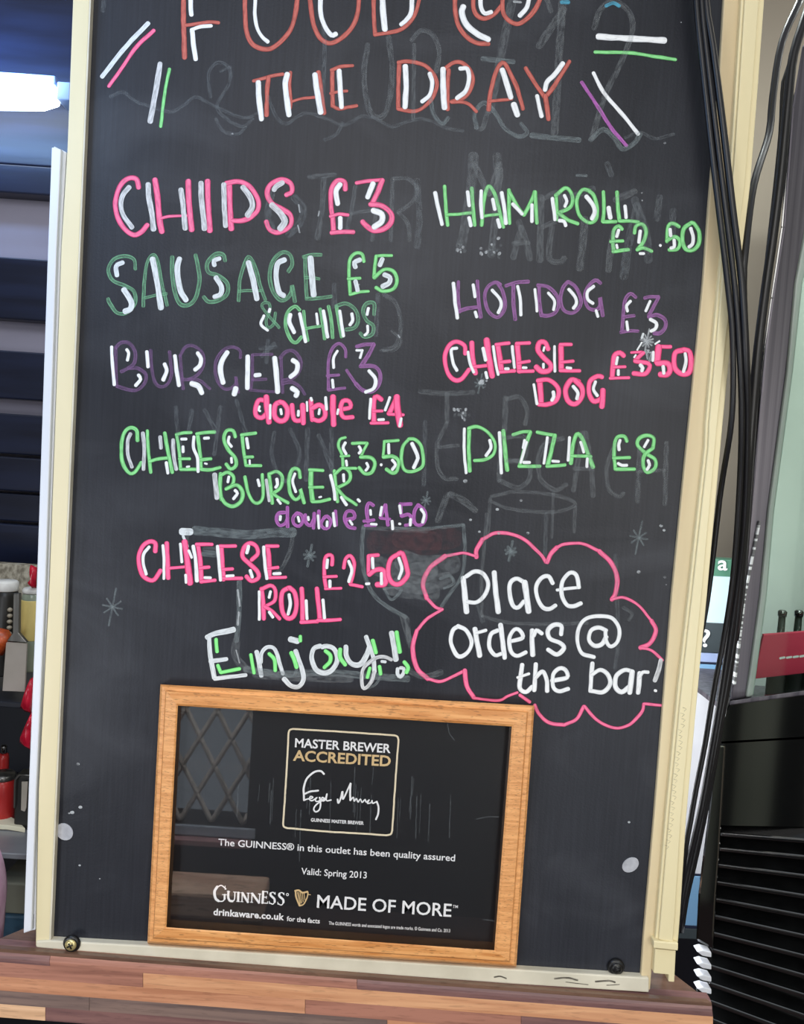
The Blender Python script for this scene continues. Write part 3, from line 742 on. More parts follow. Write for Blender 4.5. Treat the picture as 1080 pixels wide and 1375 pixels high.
write('lettering', 'green lettering reading PIZZA £8', [(610, 560, 3.857, '''
g 5.5 78 60 76 180 82 280; g 5 75 58 120 50 170 75 210 130 205 190 160 220 105 225
g 6 255 70 265 180 275 275; g 5 305 92 350 78 395 75; g 5.5 395 78 370 150 340 250; g 5 335 255 445 255
g 5 430 78 480 88 525 95; g 6.5 522 95 505 170 485 245; g 5 480 255 530 252 575 248
g 6 605 240 615 150 635 90 660 105 690 180 720 260; g 4.5 608 200 660 202 710 205
g 5.5 895 125 880 100 845 105 830 150 830 215 835 270; g 4.8 825 212 910 210; g 5 838 270 935 270
g 5.5 1030 160 1035 110 1000 95 960 110 950 145 990 185 1040 220 1040 265 1000 285 980 250 985 200 1030 160
w 4 53 60 52 170 62 290; w 4.5 185 120 190 160 165 200; w 4.5 235 80 240 180 245 290; w 4 365 120 358 160; w 4 375 130 345 235; w 4 360 235 392 235
w 4 483 105 475 170 465 240; w 4 510 228 542 230; w 4 598 105 590 225; w 4 655 130 672 182; w 4 690 215 688 258; w 4.5 860 120 852 145 855 170
w 4.5 850 240 870 250 895 250; w 4 1005 120 985 155; w 4.5 1005 225 1012 250 1000 272''')])
write('lettering', 'pink lettering reading CHEESE ROLL £2.50', [(175, 715, 4.909, '''
P 6.5 165 125 165 70 125 60 80 95 55 170 75 270 120 310 160 310 200 250
P 7 240 70 245 180 250 300; P 4.5 260 235 320 230 370 225; P 8.5 358 60 375 180 395 335
P 7 445 80 460 180 470 325; P 5 435 78 540 78; P 5 460 235 520 228; P 5 465 325 560 315
P 7 600 90 605 180 615 310; P 5 590 90 695 88; P 5 610 245 675 240; P 5.5 610 302 735 302
P 6.5 800 180 840 140 830 90 790 70 750 100 740 160 790 210 840 260 845 300 800 320 765 290
P 7 905 90 915 180 915 295; P 5 895 90 975 90; P 4.5 910 235 975 230; P 5 905 298 1025 295
w 4.5 125 95 90 140 85 200 105 275; w 4 215 85 222 180 222 305; w 4 330 75 340 195; w 4 365 280 368 330; w 5 415 90 430 180 440 320; w 4 385 120 405 165
w 4.5 575 90 585 200 595 315; w 4.5 780 90 768 135; w 4.5 790 250 805 295; w 4.5 880 95 885 180 900 305; w 4 490 298 530 298; w 4 635 288 680 285; w 4 945 272 990 270'''),
 (335, 725, 4.909, '''
P 6.5 80 320 90 400 95 520; P 5.5 80 325 140 300 170 330 165 400 100 440; P 5.5 100 440 150 470 200 520
P 7 260 315 215 350 215 460 250 515 290 505 310 440 300 350 265 315; P 7 345 320 350 420 350 530; P 5.5 340 542 450 538
P 7 445 320 455 420 465 520; P 5.5 450 530 520 530 600 525
P 5.5 545 165 545 105 510 105 495 150 495 240 505 320; P 4.5 490 245 575 240; P 4.2 500 322 605 318
P 5.5 622 185 635 125 665 105 690 150 685 220 665 290; P 5 665 295 745 308
P 5.5 850 100 785 105; P 5.5 785 105 785 225; P 7.5 790 228 830 200 880 200 900 250 890 290 840 295
P 7 990 90 930 130 915 220 940 280 990 290 1040 240 1040 190 1010 90 985 90
w 4 65 340 65 525; w 4 140 340 130 380; w 4 130 475 155 510; w 4.5 262 360 270 420 255 490; w 4.5 375 400 380 520; w 4.5 485 395 495 515
w 4 515 130 510 185; w 4.5 530 270 530 310; w 4.5 655 140 675 200 655 275; w 4 770 290 790 288; w 4.5 812 120 815 185; w 4.5 870 220 872 290; w 4.5 985 120 1005 190 985 255''')])
write('lettering', 'white joined lettering reading Enjoy! with green shadows', [(270, 835, 7.714, '''
W 7.5 62 160 140 125 340 80; W 6.5 85 150 90 300 110 430 140 580; W 6 95 410 265 385; W 5.5 140 590 300 570 465 550
W 6.5 575 310 600 420 625 560; W 5.5 620 420 630 320 680 265 750 270 790 340 820 450 850 540
b 4.5 850 540 910 565 970 550 990 480
W 6.5 980 300 1010 380 1050 500 1062 600 1010 670 930 660 860 590; W 8.5 925 180 1000 200
G 5 155 180 165 310; G 5 175 450 205 525; G 5 205 525 400 485; G 5 515 340 530 430 550 530; G 5 705 330 760 390 770 505; G 6 935 320 970 400 990 470; G 5 1030 150 1030 198'''),
 (400, 840, 6.75, '''
W 6.5 205 185 145 210 125 290 160 390 230 430 300 410 350 340 355 270 320 205 260 185 220 195
W 7 435 190 440 270 480 340 540 360 590 330 630 250 650 190; W 6 620 100 650 190 685 290 695 420
c 5 695 420 660 520 600 570 580 500 590 400 640 340 720 290 790 285 850 310
b 3.5 640 565 700 540 745 470 740 420; W 7.5 850 65 870 180 890 310; W 5 905 390 905 440 930 465 960 430 960 390 930 385; W 4 760 325 795 330
G 5.5 250 230 295 270 290 330 240 380; G 6 385 215 385 290 430 355; G 6 680 135 710 245; G 6 895 60 925 240; G 5.5 965 330 1000 380 985 425; G 5 740 370 750 440; G 5 655 385 630 470''')])
write('speech_cloud', 'pink cloud outline around the order notice', [(545, 700, 3, '''
p 6.5 285 145 285 115 310 72; p 5 310 72 360 48 420 50 480 75 540 130 566 165
p 6.5 570 165 585 130 610 105; p 4.5 610 105 640 92 710 90 780 120; p 6.5 780 120 830 170 852 230 845 290 830 315
p 4 830 315 880 308 940 340 990 400; p 6.5 990 400 1008 440 985 490 945 510; p 4 945 510 990 520 1035 560
p 4 285 140 230 128 160 140; p 6.5 160 140 100 185 70 250 85 310; p 4.5 85 310 120 345 148 355
p 4.5 148 355 90 390 45 440; p 6.5 45 440 28 510 45 590 90 635; p 4.5 90 635 140 645 190 625 230 605
p 6.5 238 600 245 660 275 710; p 4 275 712 370 722 410 705 450 690; p 5 460 700 500 728
p 5 520 740 540 780 580 812 640 820; p 5 640 820 690 795 718 745; p 4.5 720 745 770 800 840 832 900 820 950 770 960 735; p 4 960 735 1035 742''')])
write('lettering', 'white handwriting reading Place orders @ the bar!', [(600, 750, 5.4, '''
w 7.5 120 140 130 250 145 388; w 6 140 130 200 95 265 110 300 180 280 260 220 315 150 315
w 7.5 345 100 355 230 375 388; w 6.5 560 170 510 145 465 170 455 240 480 340 520 355 560 310; w 8 565 170 580 270 595 385
w 6 770 180 740 130 690 140 650 200 660 290 700 355 750 365 790 340
w 4.5 800 228 900 215 965 210; w 6 960 210 940 120 890 105 840 170 835 260 870 335 920 345 975 325
w 6 90 490 45 520 30 600 65 690 105 710 160 670 180 600 140 520 80 490
w 7.5 205 510 220 600 240 705; w 5 215 540 285 520; w 6 370 520 320 550 310 640 350 700 395 690; w 7 390 480 405 590 420 720
w 6 460 600 550 575 530 520 490 515 455 580 465 670 510 705 575 680; w 7 620 520 620 600 625 700; w 6 630 560 650 520 690 545
w 6.5 830 550 830 490 780 480 735 520 750 580 820 610 850 650 800 695 735 660'''), (680, 810, 4.909, '''
w 6 660 180 610 160 560 180 545 240 580 280 630 270 660 220
w 5.5 655 180 660 250 690 285 735 250 745 170 700 100 620 85 530 100 480 160 470 250 500 330 580 355
w 6.5 105 405 95 480 90 560 130 585 170 550; w 4.5 75 490 150 465; w 6 195 400 190 490 185 575; w 6 195 490 240 450 265 500 270 580
w 6 300 510 400 490 390 440 350 430 310 470 310 550 350 580 410 565
w 6 568 395 560 500 555 580; w 6 565 470 620 440 670 470 685 530 640 585 560 578
w 6.5 830 450 780 440 725 480 720 550 760 585 810 550; w 7.5 830 450 815 590
w 7 880 460 870 590; w 5.5 875 490 900 455 935 455; c 6.5 1020 375 1005 440 980 510; w 4 980 575 988 577''')])
# old, half wiped drawings and words
write('wiped_lettering', 'ghost of old wiped capitals across the top of the board', [(0, 0, 1, '''
a 12 692 -20 680 40 658 148; b 7 648 79 668 81 690 83
a 11 757 -20 752 60 745 178; a 11 757 12 742 35 724 62; b 8 714 182 745 185 778 188
a 8 798 38 806 14 822 2 842 12 850 38 836 80 812 130 795 186; b 7 793 188 810 174 826 186 836 200 852 192 860 180
b 6 640 172 638 152 650 138 664 150 678 172 696 183 708 178 700 166
a 7 655 150 648 172 640 172; a 7 553 54 566 41 582 48 590 70 586 96; a 6 556 60 556 110 555 160; b 6 578 128 582 152 594 166 602 158
a 8 494 60 489 100 495 145 508 158 520 146 527 100 522 50; e 5 283 130 280 100 292 84 308 92 308 112 292 140 300 156 325 170 340 160
e 5 148 130 165 124 182 136 200 142 228 150 246 142 262 130 280 138 305 150 330 158 352 150; e 5 360 130 372 158 385 166 400 156 415 152 440 160 462 168 486 156 500 158
e 5 500 156 525 170 545 164 570 160 600 172 622 176; e 6 430 0 436 60 433 150; e 5 840 185 860 178 880 186 905 180; e 5 290 160 300 176 320 180 330 170; e 5 460 165 452 180 436 188
y 5 754 3 764 3; y 5 814 8 824 4 832 8; d 3 690 2 700 3; a 7 728 -20 740 15
e 6 140 0 138 15; e 4 310 90 296 96'''),])
write('wiped_lettering', 'ghost of old wiped capitals behind the first price lines', [(350, 225, 4, '''
a 6 710 60 705 200 700 390; a 6 715 60 790 60 840 110 820 180 740 240; a 6 740 240 790 300 800 390
a 6 510 100 490 220 460 350; a 5.5 490 245 600 230; a 6 620 240 600 390; a 7 260 50 400 40; a 8 340 60 330 230 305 380
e 10 180 160 230 220 210 300 150 360; e 10 60 140 40 240 60 330; e 8 640 90 625 160 615 230; d 2 205 200 212 240; d 2 315 235 310 260; d 2 200 310 210 350'''),
 (560, 220, 2.7, '''
a 14 205 -30 200 60 180 200 160 300; a 12 290 -30 300 60; a 9 210 0 245 80 262 110; a 9 300 0 280 60 262 110; a 11 300 20 285 180 270 330
a 9 380 230 365 280 350 340; a 9 370 210 395 280 410 345; a 7 350 290 405 285
a 10 450 120 448 240 446 350; a 7 450 130 510 105 525 150 510 200 455 230; a 8 490 230 480 340 520 355 535 340
a 11 610 200 600 300 590 380; a 10 715 250 702 320 695 385; a 10 720 130 790 100; e 12 800 150 770 280 750 410; e 12 790 130 830 250 840 350; e 10 880 120 870 200; e 10 930 170 925 260
e 9 0 60 10 200 0 300; d 2 815 105 817 106; d 2 817 132 818 133; b 4 580 42 615 42; e 9 690 0 705 40; e 9 560 120 640 90''')])
write('wiped_lettering', 'ghost of old wiped capitals behind the middle price lines', [(560, 440, 2.7, '''
a 7 10 232 100 238 205 235; a 7 110 240 108 340; a 8 322 255 318 370; a 6.5 325 258 372 252 400 300 392 350
a 6 110 345 75 420 75 500 100 545 145 548; a 5.5 80 432 150 428; e 6 30 340 28 440 25 570
a 7 310 395 302 480 298 555; a 6.5 310 400 385 395 400 440 380 480 320 480; a 7 330 485 400 490 410 540 370 580 300 555
a 7 530 402 470 415 440 480 450 550 500 588 542 570; a 7 600 380 585 480 568 590; a 7 610 380 630 480 640 610; a 5.5 570 512 640 510
a 6 720 420 690 500 695 580 730 612 750 600; a 7 808 440 804 530 800 630; a 7 905 418 902 530 900 640; a 5 800 522 900 516'''), (130, 440, 2.348, '''
e 6 250 250 255 330 270 400; e 6 300 260 290 330; e 6 340 260 380 330; e 6 390 250 370 400; e 6 440 230 470 330; e 6 560 330 552 400 575 470 600 485; e 6 610 320 640 400 610 470 595 485
e 7 665 320 660 480; e 7 700 340 745 450; e 7 740 320 740 480; e 6 540 40 535 110; e 6 515 65 565 60; e 6 520 90 560 50; a 4 930 10 960 40 940 70 895 72'''), (330, 330, 4, '''
a 6 740 260 800 300 830 380 830 470 800 540 740 560; e 8 480 210 475 330; e 7 710 260 700 480; d 2 820 480 828 492''')])
write('wiped_drawing', 'ghost of a wiped cocktail glass drawing', [(130, 690, 2.348, '''
b 13 310 52 400 60 480 66 550 60 620 58; a 6 288 60 280 120; a 6 620 60 608 120 580 175 540 200; b 8 450 215 448 320 440 400
a 12 440 400 438 450 470 490; b 10 470 490 580 505 720 500 850 510 980 520; a 12 500 505 640 515 800 520; d 3 445 240 450 290; d 3 448 310 444 350; d 2 440 430 450 470
a 8 340 110 375 112; b 8 336 125 378 128''')])
write('chalk_patch', 'small square patch of cream chalk on the cocktail glass rim', [(0, 0, 1, '''
W 10 244 714 250 714 256 714; W 4 246 720 252 734''')])
write('wiped_drawing', 'ghost of a wiped wine glass drawing', [(130, 690, 2.348, '''
b 6 842 40 836 100 842 180 870 250 920 295 975 325; a 6 838 42 920 48 1040 55; m 34 880 90 960 88 1060 92; a 30 880 160 960 190 1050 180; a 26 930 230 1000 240 1060 250; a 7 978 330 985 400; b 4 905 235 960 235 930 270 905 235'''),
 (530, 690, 2.7, '''
b 5 0 52 90 55 170 48 248 40; b 5 250 40 255 130 245 220 200 290 170 335; m 30 20 90 120 92 215 88; a 30 30 170 120 190 210 180; a 24 20 250 100 260 190 240; a 9 30 370 60 480; a 8 40 560 100 590 170 575
b 4 165 235 200 225 215 250 180 270''')])
write('wiped_drawing', 'ghost of a wiped tumbler and straw drawing', [(560, 440, 2.7, '''
a 5 270 612 350 595 450 600 530 615 575 640 520 665 440 668 330 655 270 630; a 5 265 620 258 756; a 5 575 650 570 740; a 9 75 700 110 605; a 10 120 605 165 625 212 662; a 4 495 600 490 760'''),
 (530, 690, 2.7, '''
a 5 335 0 325 120 315 250 318 370; a 5 318 372 420 395 560 400 700 395; e 6 550 0 545 150; e 6 800 150 810 440 800 560; a 5 830 340 860 360 850 385; e 6 300 330 320 390''')])
def star(label, x, y, r, c='b', n=4, w_=2.6, blocks=''):
    t = ''
    for k in range(n):
        a = math.pi*k/n+.2; rr = r*(1.5 if k == n//2 else .8)
        t += '%s %g %g %g %g %g\n' % (c, w_, x-rr*math.cos(a), y-rr*math.sin(a), x+rr*math.cos(a), y+rr*math.sin(a))
    return write('chalk_star', label, [(0, 0, 1, t+blocks)])
star('grey chalk star right of the speech cloud', 858, 722, 15)
star('grey chalk star inside the speech cloud', 686, 740, 9, w_=4)
star('grey chalk star above the £2.50 price', 416, 746, 10, w_=3.5)
star('faint chalk star at the left edge', 151, 815, 17)
star('small chalk star beside the double price', 572, 672, 8)
star('white scribbled star above the £3.50 price', 869, 458, 11, 'd', 6, 2.4, 'd 3 868 470 870 482; d 3 876 474 872 486; w 2.5 856 470 862 460; w 2.5 880 462 886 458; W 3 864 448 862 454')
star('faint chalk star below the cheese dog line', 645, 515, 9)
for x, y, r_ in ((105, 1026, 2.2), (108, 1084, 2.6), (97, 1091, 2.8), (93, 1092, 1.5), (107, 1162, 1.6), (134, 1180, 1.2), (845, 1104, 1.8), (670, 716, 2.2), (709, 716, 2.2), (644, 714, 1.8), (888, 706, 2.5), (858, 768, 2.6), (625, 646, 3), (632, 698, 2), (668, 684, 2.3), (700, 672, 2), (893, 192, 1.8), (312, 180, 1.5), (831, 290, 1), (915, 30, 1), (892, 712, 2), (893, 775, 2), (895, 785, 1)):
    sp = Ink('chalk_speck', PAINT['d'], cb, -.0002); sp.blob(x, y, r_, r_*.8); sp.done()
for cx0, cy0, rx0, ry0, nn in ((622, 554, 12, 13, 22), (616, 334, 8, 9, 12), (662, 336, 14, 12, 22), (648, 512, 6, 12, 10), (868, 470, 8, 12, 10), (480, 380, 4, 6, 6)):
    for q in range(nn):
        x, y = random.gauss(cx0, rx0*.5), random.gauss(cy0, ry0*.5)
        sp = Ink('chalk_speck', PAINT['a' if q % 3 else 'd'], cb, -.0002-q*4e-6); sp.blob(x, y, random.uniform(1.2, 3.2), random.uniform(1, 2.4), random.random()*3, 8); sp.done()
m_filler = mat('grey_filler', (176, 178, 186), (156, 158, 166), .6, scale=(120, 120, 120), bump=.3)
for x, y, a_, b_, ro, lab in ((86.3, 1117, 12.5, 10.5, .7, 'pale grey filler spot at the lower left'), (847, 1161.5, 12, 9, -.6, 'pale grey filler spot at the lower right')):
    f_ = [at(x+a_*math.cos(t)*math.cos(ro)-b_*math.sin(t)*math.sin(ro), y+a_*math.cos(t)*math.sin(ro)+b_*math.sin(t)*math.cos(ro), -.0008) for t in [2*math.pi*k/20 for k in range(20)]]
    prism_pts('filler_spot', f_, [p+Vector((0, .0008, 0)) for p in f_], m_filler, cb)['label'] = lab
# ---------------------------------------------------------------- framed certificate
m_oak = wood('golden_oak', (232, 170, 108), (202, 134, 74), 14, 230, .42, .4)
m_oak2 = wood('golden_oak_cross', (230, 168, 108), (206, 142, 84), 30, 420, .42, .4)
m_print = mat('black_blue_print', (10, 12, 20), (7, 9, 15), .5, scale=(4, 4, 4))
fc = empty('framed_certificate', at(445, 1285, -.006), 'oak-framed black certificate with white and gold print on the foot of the chalkboard', 'certificate')
O = [(215.5, 919), (718, 947.5), (693.5, 1298), (198, 1266)]
I = [(239, 947.5), (687.5, 975.5), (664, 1276), (223.5, 1245)]
PROF = [(0, -.0008), (0, -.011), (.10, -.0135), (.28, -.0138), (.34, -.0165), (.9, -.0172), (1.0, -.016), (1.0, -.0095)]
for i in range(4):
    a, b, c, d = O[i], O[(i+1) % 4], I[(i+1) % 4], I[i]
    V = []; 
    for t, Y in PROF:
        p = (a[0]+(d[0]-a[0])*t, a[1]+(d[1]-a[1])*t); q = (b[0]+(c[0]-b[0])*t, b[1]+(c[1]-b[1])*t)
        V += [at(*p, Y), at(*q, Y)]
    V += [at(d[0], d[1], -.0008), at(c[0], c[1], -.0008)]
    n = len(V)//2; F = [(2*k, 2*k+2, 2*k+3, 2*k+1) for k in range(n-1)]+[(2*n-2, 0, 1, 2*n-1)]
    F += [tuple(range(0, 2*n, 2)), tuple(range(1, 2*n, 2))[::-1]]
    bm = bmesh.new(); vv = [bm.verts.new(v) for v in V]
    for f in F: bm.faces.new([vv[k] for k in f])
    bmesh.ops.recalc_face_normals(bm, faces=bm.faces); me = bpy.data.meshes.new('frame_rail'); bm.to_mesh(me); bm.free()
    link('frame_rail', me, m_oak if i % 2 == 0 else m_oak2, fc)
prism('print_sheet', [(I[0][0]-4, I[0][1]-4), (I[1][0]+4, I[1][1]-4), (I[2][0]+4, I[2][1]+4), (I[3][0]-4, I[3][1]+4)], -.004, -.001, m_print, fc)
prism('glass_pane', [(I[0][0]-1, I[0][1]-1), (I[1][0]+1, I[1][1]-1), (I[2][0]+1, I[2][1]+1), (I[3][0]-1, I[3][1]+1)], YG, YG+.0005, glass('certificate_glass', refl=.085, rough=.015), fc)
m_prw = mat('white_print', (246, 246, 248), (240, 240, 243), .6)
m_gold = mat('gold_print', (230, 200, 150), (214, 182, 130), .6)
YP = -.0046
def text(s, x0, y0, x1, y1, hpx, m, name, label=None, bold=0, space=1.0):
    """one line of print between two baseline points; hpx = capital height"""
    cu = bpy.data.curves.new('t', 'FONT'); cu.body = s; cu.offset = bold; cu.space_character = space; cu.resolution_u = 3
    o = bpy.data.objects.new('t', cu); COL.objects.link(o); bpy.context.view_layer.update()
    me = bpy.data.meshes.new_from_object(o.evaluated_get(bpy.context.evaluated_depsgraph_get()))
    bpy.data.objects.remove(o); xs = [v.co.x for v in me.vertices]; w0, w1 = min(xs), max(xs)
    a, b = at(x0, y0, YP), at(x1, y1, YP); U = (b-a)/(w1-w0)
    dx, dy = x1-x0, y1-y0; L = math.hypot(dx, dy)
    Vv = (at(x0+.055*hpx, y0-hpx, YP)-a)/.729
    for v in me.vertices: v.co = a+U*(v.co.x-w0)+Vv*v.co.y
    me.name = name; o = link(name, me, m, fc)
    if label: o['label'] = label
    return o
text('MASTER BREWER', 396, 1003, 524.5, 1011, 12.2, m_prw, 'printed_line', 'white print reading MASTER BREWER', .022)
text('ACCREDITED', 393.5, 1021, 524.5, 1029, 14.6, m_gold, 'printed_line', 'gold print reading ACCREDITED', .024)
text('GUINNESS MASTER BREWER', 417.5, 1103, 488.5, 1107.5, 4.6, m_prw, 'printed_line', None, .03)
text('The GUINNESS® in this outlet has been quality assured', 293, 1135, 611, 1156.5, 9.4, m_prw, 'printed_line', None, .012)
text('Valid: Spring 2013', 404.5, 1174, 492.5, 1179.5, 9.2, m_prw, 'printed_line', 'white print reading Valid: Spring 2013', .012)
text('MADE OF MORE', 425.5, 1218.5, 606, 1231, 18, m_prw, 'printed_line', 'large white print reading MADE OF MORE', .012)
text('TM', 608, 1219, 615, 1219.5, 4, m_prw, 'printed_line', None, .01)
text('drinkaware.co.uk', 286.5, 1228.5, 381.5, 1235.5, 9, m_prw, 'printed_line', 'white print of a web address', .03, 1.05)
text('for the facts', 385, 1236.5, 429.5, 1240, 6.6, m_prw, 'printed_line', 'small white print reading for the facts', .02)
text('The GUINNESS words and associated logos are trade marks. © Guinness and Co. 2013', 441.5, 1241.5, 604.5, 1252, 4.6, m_prw, 'printed_line', 'tiny white trade mark notice', .01)
FLAT = {k: mat(k+'_flat', c, c, .6) for k, c in (('white', (246, 246, 248)), ('gold', (226, 194, 142)), ('cream', (240, 226, 196)))}
def ink(name, m, txt, x0, y0, s, label=None, jit=.03):
    k = Ink(name, m, fc, YP, label)
    for st in txt.replace('\n', ';').split(';'):
        t = st.split()
        if t:
            v = [float(q) for q in t[1:]]; k.stroke([(x0+v[i]/s, y0+v[i+1]/s) for i in range(0, len(v)-1, 2)], float(t[0]), jit, 1.0)
    return k.done()
# serif wordmark, in strokes
ink('wordmark', FLAT['white'], '''
1.6 455 375 430 355 408 365; 3.4 408 362 393 390 398 425 415 440; 1.6 415 440 435 440 448 428; 2.6 447 405 447 430; 1 435 405 458 405; 1 450 358 449 378
3 468 388 466 420 475 438 490 440; 1.5 490 440 500 430 502 392; 1 460 386 476 388; 1 494 390 510 391
3 521 394 519 440; 1 513 392 529 394; 1 511 441 527 442
1.5 542 396 540 443; 3 543 396 572 446; 1.5 574 398 572 446; 1 535 395 548 396; 1 567 397 581 398; 1 533 443 547 444
1.5 594 399 592 446; 3 595 399 632 449; 1.5 636 402 633 450; 1 587 398 600 399; 1 628 401 643 402; 1 585 446 599 447
3 654 388 650 450; 1.3 650 388 678 390; 1.3 652 418 672 420; 1.3 648 450 678 452; 1 678 390 677 400; 1 672 413 671 426; 1 678 442 678 452
1.3 718 402 708 392 696 395; 2.9 694 398 694 410 714 428 716 445; 1.5 716 445 706 457 688 450; 1 718 393 718 404; 1 687 441 687 453
1.3 766 405 756 395 742 398; 2.9 741 401 741 413 761 431 763 448; 1.5 763 448 752 461 734 454; 1 766 396 766 407; 1 733 445 733 457
.9 790 402 784 398 778 404 782 411 790 409 790 402''', 190, 1100, 4, 'white serif brewery wordmark')
ink('harp_emblem', FLAT['gold'], '''
2.2 828 385 832 420 850 465; 1.6 850 465 872 455 890 420 895 395; 2.4 825 385 845 382 865 395 893 390; 1 838 392 852 455; .9 846 392 856 452; .9 855 396 862 450; .9 864 398 870 445; .9 873 398 878 435; 1.4 845 462 862 462; 1 898 405 908 406''', 190, 1100, 4, 'gold harp emblem')
ink('badge_border', FLAT['cream'], '''
2.4 150 56 500 76 1010 110; 2.4 1010 110 1040 122 1050 150; 2.4 1050 150 1024 500 997 920; 2.4 997 920 985 952 950 962; 2.4 950 962 500 935 100 902; 2.4 100 902 72 888 66 860; 2.4 66 860 90 500 112 92; 2.4 112 92 122 66 150 56''', 370, 970, 6.353, 'thin cream rounded border of the badge')
ink('signature', FLAT['white'], '''
2.6 415 440 385 415 330 425 270 480 242 560 242 620 245 665; 2.4 250 610 300 590 365 582; 1.8 245 665 270 655 300 650 320 640 300 632 290 655 310 668 335 655 355 640 340 660 350 675 380 665 375 640
2 378 640 385 700 375 745 345 762 328 740 345 705 390 670 420 650; 1.8 420 650 400 640 395 665 420 665 440 610 435 665 475 662
2.2 530 655 537 688 560 640 572 590 575 655 600 610 640 520; 2.6 640 520 638 600 640 665; 1.8 640 665 665 640 672 672 690 650 705 680 725 655 740 682 765 658 775 680 800 660 785 690 815 685 825 665 830 690 865 675
2.4 865 675 880 720 875 780 858 828''', 370, 970, 6.353, 'white handwritten signature')
def smear(pts, w_):
    k = Ink('smear', PAINT['e'], fc, YG-.0002); k.stroke(pts, w_); k.done()
for k in range(26):
    x = 320+random.random()*320; y = 1030+random.random()*60; l = 20+random.random()*50; smear([(x, y), (x-2, y+l)], .8+random.random()*.8)
smear([(601, 972), (604, 985), (611, 994)], 1.6); smear([(640, 1100), (655, 1097), (670, 1097)], 1.4)
smear([(649, 1235), (664, 1236.5)], 1.5)

# ---------------------------------------------------------------- trunking on both sides of the board
m_whitepl = mat('white_pvc', (222, 226, 234), (208, 212, 222), .35, scale=(5, 5, 2))
m_groove_shade = mat('groove_shade_grey', (120, 122, 132), (104, 106, 116), .6)  # grey that paints the shade in the trunking gap
tl = empty('cable_trunking', at(55, 1250, -.004), 'slim white plastic trunking left of the chalkboard', 'trunking')
strip('channel_base', [(72, 196), (67, 330), (52, 780), (41, 1060), (36, 1251)], [(89, 204), (82, 331), (65.6, 781), (51, 1060), (47.5, 1249)], -.001, .014, m_whitepl, tl, .0008)
strip('channel_lid', [(69, 197), (72, 190.5), (64, 330), (49, 780), (38, 1060), (31, 1254)][:1]+[(64, 330), (49, 780), (38, 1060), (31, 1254)], [(82, 200), (76, 330), (61, 780), (48.5, 1060), (42, 1250)], -.006, .004, m_whitepl, tl, .0012)
strip('groove_shade', [(82, 203), (76, 332), (61.3, 780), (48.7, 1060), (43, 1247)], [(84.2, 203), (78.4, 332), (63, 780), (50, 1060), (44.6, 1247)], -.0022, .003, m_groove_shade, tl, 0)  # grey strip standing in for the shadow line beside the lid
tr_ = empty('cable_trunking', at(890, 1310, -.006), 'wide cream trunking boxed in against the right side of the chalkboard', 'trunking')
jr = [(x+.6, y) for y, x in jx[:-2]]+[(880, 1262)]
outer = [(1043, UP), (1027, 0), (1019, 110), (1008, 250), (995.5, 350), (982.5, 456), (971, 570), (950, 800), (941.6, 884), (922, 1100), (914, 1228), (911, 1266)]
m_cream3 = mat('cream_pvc', (232, 220, 180), (220, 207, 166), .42, scale=(10, 10, 2), bump=.1)
strip('trunking_body', jr, outer, -.009, .018, m_cream3, tr_, .001)
strip('trunking_lid', [(x+5, y) for x, y in jr], [(x-7, y) for x, y in outer], -.0115, -.006, m_cream3, tr_, .001)
prism('end_clip', [(878, 1263.5), (911.5, 1266.5), (911, 1277), (878, 1273.5)], -.0135, .018, m_cream3, tr_, .001)
prism('trunking_foot', [(880, 1274), (908, 1277), (906, 1319), (898, 1318.5), (898, 1309), (878, 1307)], -.010, .012, m_cream3, tr_, .0008)
pencil = Ink('pencil_note', paint('pencil', (150, 140, 112), .4, .45), tr_, -.0118, 'faint pencil scribble on the trunking')
for k in range(26):
    y = 950+k*7.4; x = 919-(y-950)*.115+random.uniform(-1.5, 1.5)
    pencil.stroke([(x-3, y), (x+2, y+2), (x-1, y+5)], .8)
pencil.done()

# ---------------------------------------------------------------- cables
m_cab = mat('black_cable_rubber', (20, 20, 26), (15, 15, 20), .38, scale=(20, 20, 20))
GC = 'black cables hanging between the board and the cooler'
def cable(pts, wpx, label, grp=None, cat='cable'):
    P = [at(x, y, Y) for x, y, Y in pts]; r_ = wpx/2/FPX*(pts[0][2]+.73)
    o = tube('cable', P, r_, m_cab, None, 10, .012); return tag(o, label, cat, GC)
YC = -.022
cable([(931, -110, YC), (935, 0, YC), (942, 73, YC), (958, 218, YC), (977, 378, YC), (984, 456, YC), (983, 560, -.012), (968, 660, .015), (955, 770, .03), (946, 830, .035), (928, 920, .04), (905, 1100, .04), (895, 1290, .04)], 8, 'leftmost black cable crossing the upper right corner of the chalkboard')
cable([(938, -110, YC), (942, 0, YC), (950, 80, YC), (967, 220, YC), (986, 378, YC), (993, 470, YC), (996, 560, -.01), (993, 660, .01), (984, 780, .03), (970, 870, .04), (962, 910, .04), (955, 950, .04), (947, 1000, .04), (935, 1060, .04), (928, 1100, .04), (921, 1140, .04), (914, 1200, .05), (908, 1260, .05)], 8, 'middle black cable of the bundle crossing the chalkboard corner')
cable([(946, -110, YC), (948, 0, YC), (957, 60, YC), (970, 160, YC), (984, 280, YC), (996, 378, YC), (1001, 470, YC), (1003, 580, 0), (999, 700, .025), (988, 800, .045), (975, 890, .055), (966, 950, .055), (957, 1002, .055), (947, 1060, .055), (939, 1100, .055), (926, 1156, .06), (916, 1204, .06), (909, 1250, .06)], 9.5, 'rightmost black cable of the bundle crossing the chalkboard corner')
